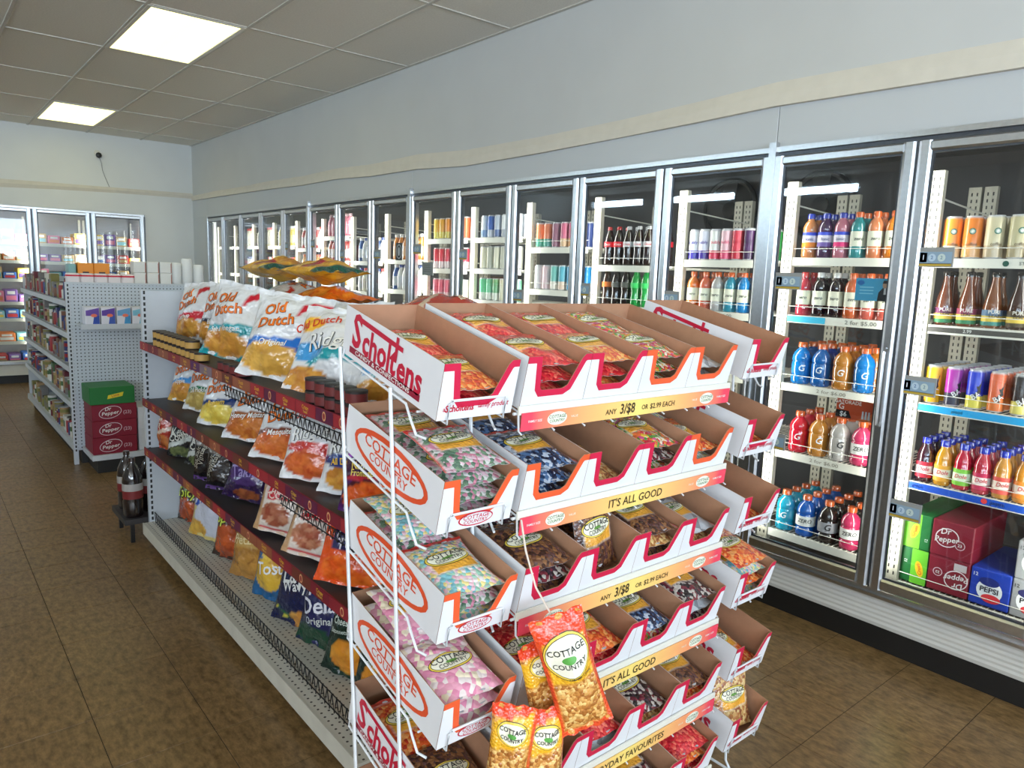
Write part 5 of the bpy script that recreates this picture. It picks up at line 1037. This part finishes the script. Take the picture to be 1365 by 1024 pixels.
for r in range(6):
    for c in range(6):
        tk = TRIM_OF.get((r, c), 'r')
        m4 = Matrix.Translation((RX(c), RY(r, c), RZ(r, c))) @ Matrix.Rotation(TLT, 4, 'X'); TM[r, c] = m4
        o = link('candy_tray', TRM[tk][0], None, mat4=m4)
        tag(o, 'white cardboard candy tray with %s trim, %s row, %s of candy rack' % ('red' if tk == 'r' else 'orange', ROWN[r], COLN[c]), 'tray', 'candy trays on the wire rack')
        link('front_panel', TRM[tk][1], o)
        if c == 0: link('side_lettering', SIDE_C if r in (1, 2, 3) else SIDE_S, o); link('front_lettering', FR_C if r in (1, 2, 3) else FR_S, o)
        if c == 5: link('side_lettering', SIDE_S, o); link('front_lettering', FR_S, o)

# rack of white wire
t = thing('wire_rack', 'white wire candy display rack with two side wings', 'rack', (1.3, 1.28, 0)); rx, ry = 1.3, 1.28
V = lambda x, y, z: (x-rx, y-ry, z)
def wire(name, parent, *lines, r=.0032):
    b = MB()
    for l in lines: b.tube([V(*p) for p in l], r, 6)
    return b.obj(name, WHITEW, parent, True)
for x, ya, yb, zt in ((.7285, 1.462, 1.352, 1.36), (.7285, 1.245, 1.155, 1.30), (.925, 1.462, 1.352, 1.36), (.925, 1.245, 1.155, 1.30), (1.667, 1.45, 1.37, 1.40), (1.667, 1.22, 1.14, 1.27), (1.717, 1.462, 1.352, 1.36), (1.717, 1.245, 1.155, 1.30), (1.908, 1.462, 1.352, 1.36), (1.908, 1.245, 1.155, 1.30)):
    wire('post', t, [(x, ya, zt), (x, yb, .03), (x, yb-.02, .004)], r=.0042)
for x in (.7285, .925, 1.667, 1.908): wire('foot', t, [(x, .98, .004), (x, 1.55, .004)], r=.0042)
wire('cross_wire', t, [(.7285, 1.355, .04), (1.908, 1.355, .04)])
ct, st = math.cos(TLT), math.sin(TLT)
for r in range(6):
    for c in (0, 5):
        x, y, z = RX(c), RY(r, c), RZ(r, c); w = TW/2+.004
        def L(dx, dy, dz): return (x+dx, y+dy*ct-dz*st, z+dy*st+dz*ct)
        b = MB()
        for s in (-1, 1): b.tube([V(*p) for p in (L(s*w, .37, .012), L(s*w, .37, -.006), L(s*w, .10, -.006), L(s*w, .075, -.03), L(s*w, .05, -.05), L(s*w*.9, .03, -.05))], .0028, 6)
        for dy in (.06, .2, .34): b.tube([V(*p) for p in (L(-w, dy, -.006), L(w, dy, -.006))], .0024, 5)
        f = .0042
        b.tube([V(*p) for p in (L(-w*.72, .02, -.006), L(-w*.72, -f, -.006), L(-w*.72, -f, .034), L(-w*.66, -f, .04), L(w*.66, -f, .04), L(w*.72, -f, .034), L(w*.72, -f, -.006), L(w*.72, .02, -.006))], .0028, 6)
        o = b.obj('wire_basket', WHITEW, t, True); o['kind'] = 'stuff'
    x0, x1 = .935, 1.652; y, z = RY(r, 1), RZ(r, 1); b = MB()
    def L2(x, dy, dz): return V(x, y+dy*ct-dz*st, z+dy*st+dz*ct)
    for x in [x0+.0478*i for i in range(16)]: b.tube([L2(x, -.004, -.005), L2(x, .38, -.005)], .002, 5)
    for dy in (0, .19, .375): b.tube([L2(x0-.012, dy, -.009), L2(x1+.012, dy, -.009)], .0032, 6)
    for x in [x0+.09*i for i in range(9)]: b.tube([L2(x, -.001, -.006), (x-rx, y-.002-ry, z-.045), (x-rx, y-.012-ry, z-.05)], .0022, 5)
    o = b.obj('wire_shelf', WHITEW, t, True); o['kind'] = 'stuff'
    # printed sign strip
    zs = z-.0065; hs = .038; sg = MB(); NS = 28; PKs, ORs, YLs = S(232, 70, 92), S(244, 168, 110), S(246, 216, 120)
    def gcol(u):
        v = abs(u-.5)*2; a, c_, k = (YLs, ORs, v/.55) if v < .55 else (ORs, PKs, (v-.55)/.45)
        if v > .88: return PKs
        return tuple(p*(1-k)+q*k for p, q in zip(a, c_))
    tl = .25
    P3 = lambda x, zz, o=0: (x-rx, y-.006-o-tl*zz*.4-ry, zs-hs+zz)
    vs = []; cs = []
    for k in (0, 1):
        for i in range(NS+1):
            u = i/NS; x = x0+(x1-x0)*u
            for zz in (0, hs): p = P3(x, zz, .002*(1-k)); vs.append(p); cs.append(gcol(u)+(1,))
    fs = []
    for i in range(NS): a = i*2; fs.append((a, a+2, a+3, a+1)); a += 2*(NS+1); fs.append((a+1, a+3, a+2, a))
    N2 = 2*(NS+1)
    for i in range(NS): fs += [(i*2+1, i*2+3, N2+i*2+3, N2+i*2+1), (N2+i*2, N2+i*2+2, i*2+2, i*2)]
    fs += [(0, 1, N2+1, N2), (N2-1, N2-2, 2*N2-2, 2*N2-1)]
    s_o = sg.add(vs, fs, 0, cs).obj('sign_strip', CARD, t)
    # clear price channel above the sign
    MB().box(x0-rx-.006, x1-rx+.006, y-ry-.008, y-ry-.004, zs-.004, zs+.014).obj('shelf_edge', WHITEM, t)
    lb = MB(); xm = (x0+x1)/2; sfx = lambda x, zz: P3(x, zz, .0028); sfe = lambda x, zz: P3(x, zz, .0024)
    for s in (-1, 1): ellipse(lb, xm+s*.26, hs*.5, .028, .0145, S(240, 238, 220), sfe); ink(lb, [('COTTAGE', xm+s*.26, hs*.6, .0105, S(50, 90, 50)), ('COUNTRY', xm+s*.26, hs*.36, .009, S(60, 110, 60)), ('FAMILY SIZE', xm+s*.322, hs*.5, .007, W_), ('VALUE', xm+s*.21, hs*.5, .007, S(235, 235, 210))], sfx)
    DK_ = S(66, 52, 28)
    if r in (0, 2): ink(lb, [('ANY', xm-.095, hs*.42, .017, DK_), ('3/$8', xm-.04, hs*.5, .033, DK_, 0, .85, 0, .02), ('OR', xm+.02, hs*.46, .016, DK_), ('$2.99 EACH', xm+.085, hs*.46, .018, DK_)], sfx)
    elif r in (1, 3): ink(lb, [("IT'S ALL GOOD", xm, hs*.5, .028, DK_, 0, 1, 0, .012)], sfx)
    else: ink(lb, [('EVERYDAY FAVOURITES', xm, hs*.5, .026, DK_, 0, 1, 0, .012)], sfx)
    link('lettering', lb.mesh('lettering', INK), s_o)['kind'] = 'stuff'

# candy in clear bags: material per candy, printed label by colour attribute
def candy_mat(name, cols, scale=115, rough=.22, kind='candy'):
    m, N, L, b_ = nt('candy_'+name)
    a = N.new('ShaderNodeVertexColor'); a.layer_name = 'Col'; tc = N.new('ShaderNodeTexCoord')
    v = N.new('ShaderNodeTexVoronoi'); v.inputs['Scale'].default_value = scale; L.new(tc.outputs['Object'], v.inputs['Vector'])
    sp = N.new('ShaderNodeSeparateColor'); L.new(v.outputs['Color'], sp.inputs[0])
    r = N.new('ShaderNodeValToRGB'); r.color_ramp.interpolation = 'CONSTANT'; L.new(sp.outputs[0], r.inputs[0])
    e = r.color_ramp.elements; e[0].color = cols[0]+(1,); e[1].position = 1/len(cols); e[1].color = cols[1 % len(cols)]+(1,)
    for i in range(2, len(cols)): q = e.new(i/len(cols)); q.color = cols[i]+(1,)
    mx = N.new('ShaderNodeMix'); mx.data_type = 'RGBA'; L.new(a.outputs['Alpha'], mx.inputs[0]); L.new(r.outputs[0], mx.inputs[6]); L.new(a.outputs['Color'], mx.inputs[7])
    b_.inputs['Coat Weight'].default_value = .6; b_.inputs['Coat Roughness'].default_value = .1; L.new(mx.outputs[2], b_.inputs['Base Color']); b_.inputs['Roughness'].default_value = rough; b_.inputs['Specular IOR Level'].default_value = .7
    n2 = N.new('ShaderNodeTexNoise'); n2.inputs['Scale'].default_value = 38; L.new(tc.outputs['Object'], n2.inputs['Vector'])
    inv = N.new('ShaderNodeMath'); inv.operation = 'MULTIPLY_ADD'; L.new(v.outputs['Distance'], inv.inputs[0]); inv.inputs[1].default_value = -.8; L.new(n2.outputs['Fac'], inv.inputs[2])
    bp = N.new('ShaderNodeBump'); bp.inputs['Strength'].default_value = .55; bp.inputs['Distance'].default_value = .006; L.new(inv.outputs[0], bp.inputs['Height']); L.new(bp.outputs[0], b_.inputs['Normal'])
    return m
C_ = {
 'red': ('red', candy_mat('red', [S(215, 40, 50), S(228, 70, 66), S(190, 30, 44), S(236, 110, 90)])),
 'peach': ('orange', candy_mat('peach', [S(240, 150, 70), S(235, 120, 60), S(245, 180, 100), S(225, 90, 60)])),
 'mix': ('mixed bright', candy_mat('mix', [S(205, 50, 70), S(90, 150, 70), S(235, 190, 70), S(225, 110, 60), S(215, 90, 140), S(230, 215, 190)])),
 'blue': ('blue and white', candy_mat('blue', [S(40, 60, 90), S(190, 200, 215), S(80, 110, 150), S(30, 36, 60)])),
 'pastel': ('pastel', candy_mat('pastel', [S(160, 205, 180), S(235, 190, 200), S(245, 225, 150), S(130, 190, 200), S(230, 220, 215)])),
 'greenpink': ('green and pink', candy_mat('greenpink', [S(120, 150, 120), S(200, 130, 150), S(205, 205, 200), S(90, 120, 100), S(215, 180, 190)])),
 'pinkwhite': ('pink and white', candy_mat('pinkwhite', [S(235, 165, 185), S(240, 225, 220), S(225, 140, 170), S(245, 230, 200)], 72)),
 'brown': ('brown', candy_mat('brown', [S(110, 70, 50), S(70, 44, 36), S(140, 95, 60), S(90, 60, 60)])),
 'dark': ('dark striped', candy_mat('dark', [S(40, 34, 36), S(120, 50, 60), S(190, 180, 170), S(70, 50, 60)])),
 'nut': ('nut', candy_mat('nut', [S(205, 160, 100), S(180, 120, 70), S(225, 190, 130), S(150, 90, 60)])),
 'ring': ('orange ring', candy_mat('ring', [S(235, 120, 50), S(225, 90, 40), S(240, 160, 90), S(200, 60, 40)])),
 'silver': ('silver backed', candy_mat('silver', [S(170, 175, 180), S(130, 135, 140), S(200, 205, 208)], 25)),
 'corn': ('caramel popcorn', candy_mat('corn', [S(222, 165, 90), S(196, 130, 60), S(238, 195, 120), S(170, 104, 44)], 150)),
}
def lab_design(card, edge=None, oval=(.5, .62)):
    cu, cv = oval
    L = [('clear', .5, .5, 9, 9)]
    if card: L += [('rect', .14, .9, cv-.24, cv-.02, -.05, card)]
    if edge: L += [('rect', .94, 1, 0, 1, 0, edge), ('rect', 0, .05, 0, 1, 0, edge), ('rect', 0, 1, .93, 1, 0, edge)]
    T_ = [('ELL', cu, cv, .385, .135, S(60, 56, 30), .0014), ('ELL', cu, cv, .375, .127, S(236, 205, 80), .0018), ('ELL', cu, cv, .35, .11, S(60, 56, 30), .0022), ('ELL', cu, cv, .342, .104, S(240, 236, 212), .0026),
          ('ELL', cu, cv-.005, .1, .022, S(110, 160, 70), .003), ('COTTAGE', cu, cv+.04, .0205, K_, 0, 1.05, 0, .006), ('COUNTRY', cu, cv-.05, .0155, K_, 0, 1.0, 0, .004)]
    return (S(225, 225, 225), L, T_)
CARDC = S(238, 170, 60)
CB = [bag_meshes(.152, .17, .026, 61, lab_design(CARDC), C_['mix'][1], 16, 20, S(200, 200, 205)), bag_meshes(.152, .17, .026, 62, lab_design(CARDC, S(215, 60, 50)), C_['mix'][1], 16, 20, S(200, 200, 205)), bag_meshes(.152, .17, .026, 63, lab_design(None, None, (.5, .55)), C_['mix'][1], 16, 20, S(200, 200, 205))]
SEQ = {}
def candy(r, c, kind, x, y, z, yaw=0, pitch=0, roll=0, var=None, pl=None, lev=0):
    """x across, y into, z above the tray floor of tray (r, c)"""
    n = SEQ.get((r, c), 0); SEQ[r, c] = n+1; word, mt = C_[kind]; v = var if var is not None else (n+r+c) % 3
    m4 = TM[r, c] @ Matrix.Translation((x, y, z+.02)) @ Matrix.Rotation(math.radians(yaw), 4, 'Z') @ Matrix.Rotation(math.radians(-90+pitch), 4, 'X') @ Matrix.Rotation(math.radians(roll), 4, 'Y')
    return put_bag('candy_bag', CB[v], ('clear %s candy bag, %s up in %s pile, %s row, %s' % (word, ORD[lev], pl, ROWN[r], COLN[c])) if pl else 'clear %s candy bag propped upright, %s row, %s of rack' % (word, ROWN[r], COLN[c]), 'candy bag', m4, 'clear candy bags on the rack', mt)
def pile(r, c, kinds, nf=2, nb=2, top=None):
    rs = random.Random(r*10+c)
    for i in range(nf): candy(r, c, kinds[i % len(kinds)], rs.uniform(-.004, .004), .008+.004*i, -.002+.033*i, rs.uniform(-2, 2), 3, pl='front', lev=i)
    for i in range(nb): candy(r, c, kinds[(i+1) % len(kinds)], rs.uniform(-.004, .004), .175+.002*i, -.002+.033*i, rs.uniform(-2, 2), 3, pl='rear', lev=i)
pile(0, 0, ['red', 'ring'], 2, 2); pile(0, 1, ['red'], 3, 3); pile(0, 2, ['peach', 'red'], 3, 3); pile(0, 3, ['mix', 'mix'], 3, 3); pile(0, 4, ['silver'], 2, 0); pile(0, 5, ['ring'], 1, 0)
pile(1, 0, ['greenpink'], 4, 3); pile(1, 1, ['blue'], 3, 3); pile(1, 2, ['nut', 'dark'], 1, 1); pile(1, 3, ['mix', 'dark'], 3, 3); pile(1, 4, ['pastel', 'ring'], 2, 2); pile(1, 5, ['ring'], 1, 0)
pile(2, 0, ['pastel', 'greenpink'], 3, 4); pile(2, 1, ['brown', 'dark'], 3, 3); pile(2, 2, ['brown'], 0, 3); pile(2, 3, ['brown', 'nut'], 3, 4); pile(2, 4, ['nut', 'silver'], 2, 1); pile(2, 5, ['ring'], 1, 1)
pile(3, 0, ['pinkwhite'], 3, 4); pile(3, 1, ['red', 'red'], 2, 2); pile(3, 2, ['red', 'ring'], 2, 3); pile(3, 3, ['mix', 'blue'], 2, 2); pile(3, 4, ['dark', 'silver'], 3, 3); pile(3, 5, ['pastel', 'ring'], 4, 4)
pile(4, 0, ['ring', 'brown'], 2, 2); pile(4, 1, ['nut'], 1, 1); pile(4, 2, ['silver', 'red'], 2, 1); pile(4, 3, ['nut', 'dark'], 2, 2); pile(4, 4, ['ring', 'brown'], 2, 2); pile(4, 5, ['ring', 'brown'], 1, 1)
pile(5, 2, ['mix'], 1, 1); pile(5, 3, ['mix', 'dark'], 2, 2); pile(5, 4, ['red', 'ring'], 3, 2); pile(5, 5, ['brown', 'silver'], 0, 1); pile(5, 1, ['nut'], 1, 1); pile(5, 0, ['ring'], 1, 1)
# single bags propped upright in their trays
candy(2, 2, 'brown', .0, .03, .0, 8, 66, 0, 0); candy(5, 5, 'nut', -.005, .03, .004, -8, 62, 0, 0)

# caramel popcorn bags hanging from the rack
PD = (S(226, 150, 60), [('clear', .5, .5, 9, 9), ('rect', 0, 1, .82, 1, 0, S(232, 66, 30)), ('rect', 0, 1, .50, .82, .0, S(240, 180, 40)), ('rect', .0, .06, 0, 1, 0, S(232, 80, 40)), ('rect', .94, 1, 0, 1, 0, S(232, 80, 40)), ('rect', 0, 1, 0, .06, 0, S(232, 80, 40))],
      [('ELL', .5, .70, .455, .185, S(60, 56, 30), .0014), ('ELL', .5, .70, .445, .178, S(240, 205, 80), .0018), ('ELL', .5, .70, .42, .162, S(60, 56, 30), .0022), ('ELL', .5, .70, .41, .157, S(242, 238, 216), .0026), ('ELL', .5, .69, .14, .03, S(90, 160, 70), .003), ('COTTAGE', .5, .752, .0205, K_, 0, 1.0, 0, .008), ('COUNTRY', .5, .64, .0155, K_, 0, 1, 0, .006), ('CARAMEL CORN', .62, .53, .007, K_)])
PB = bag_meshes(.112, .265, .05, 71, PD, C_['corn'][1], 18, 30, S(222, 160, 80)); PD2 = (S(226, 150, 60), [('clear', .5, .5, 9, 9), ('rect', 0, 1, .9, 1, 0, S(232, 66, 30)), ('rect', 0, 1, .66, .9, .1, S(240, 180, 40)), ('rect', .93, 1, 0, 1, 0, S(232, 80, 40)), ('rect', 0, 1, 0, .07, 0, S(240, 150, 40))],
      [('ELL', .5, .79, .36, .1, S(60, 56, 30), .0014), ('ELL', .5, .79, .35, .095, S(240, 205, 80), .0018), ('ELL', .5, .79, .31, .08, S(242, 238, 216), .0024), ('ELL', .5, .785, .1, .02, S(90, 160, 70), .003), ('COTTAGE', .5, .82, .012, K_), ('COUNTRY', .5, .755, .010, K_)])
PB2 = bag_meshes(.092, .235, .045, 72, PD2, C_['corn'][1], 18, 30, S(222, 160, 80))
def hang(x, y, z, yaw, roll, tilt=0, H=.27): return Matrix.Translation((x, y, z)) @ Matrix.Rotation(math.radians(yaw), 4, 'Z') @ Matrix.Rotation(math.radians(roll), 4, 'Y') @ Matrix.Rotation(math.radians(tilt), 4, 'X') @ Matrix.Translation((0, 0, -H))
for i, (m, mm) in enumerate([(PB, hang(.938, .965, .875, -28, -18, 0, .265)), (PB2, hang(.937, 1.015, .80, -6, -13, 0, .235)), (PB2, hang(.93, .97, .675, -20, 0, 0, .235)), (PB2, hang(.865, .985, .70, -44, 5, 0, .235))]):
    put_bag('popcorn_bag', m, 'hanging clear caramel popcorn bag with yellow label, '+['frontmost and largest', 'directly behind the front one', 'third in the cluster', 'lowest at the left of the cluster'][i], 'popcorn bag', mm, 'hanging popcorn bags', C_['corn'][1])
o = MB().tube([(.929, 1.065, 1.04), (.931, 1.05, .98), (.936, 1.02, .91), (.938, .98, .875), (.938, .975, .868)], .0022, 5).obj('hanging_cord', P('pale_cord', S(215, 200, 185), .7)); tag(o, 'thin pale cord holding the popcorn bags on the rack', 'cord')
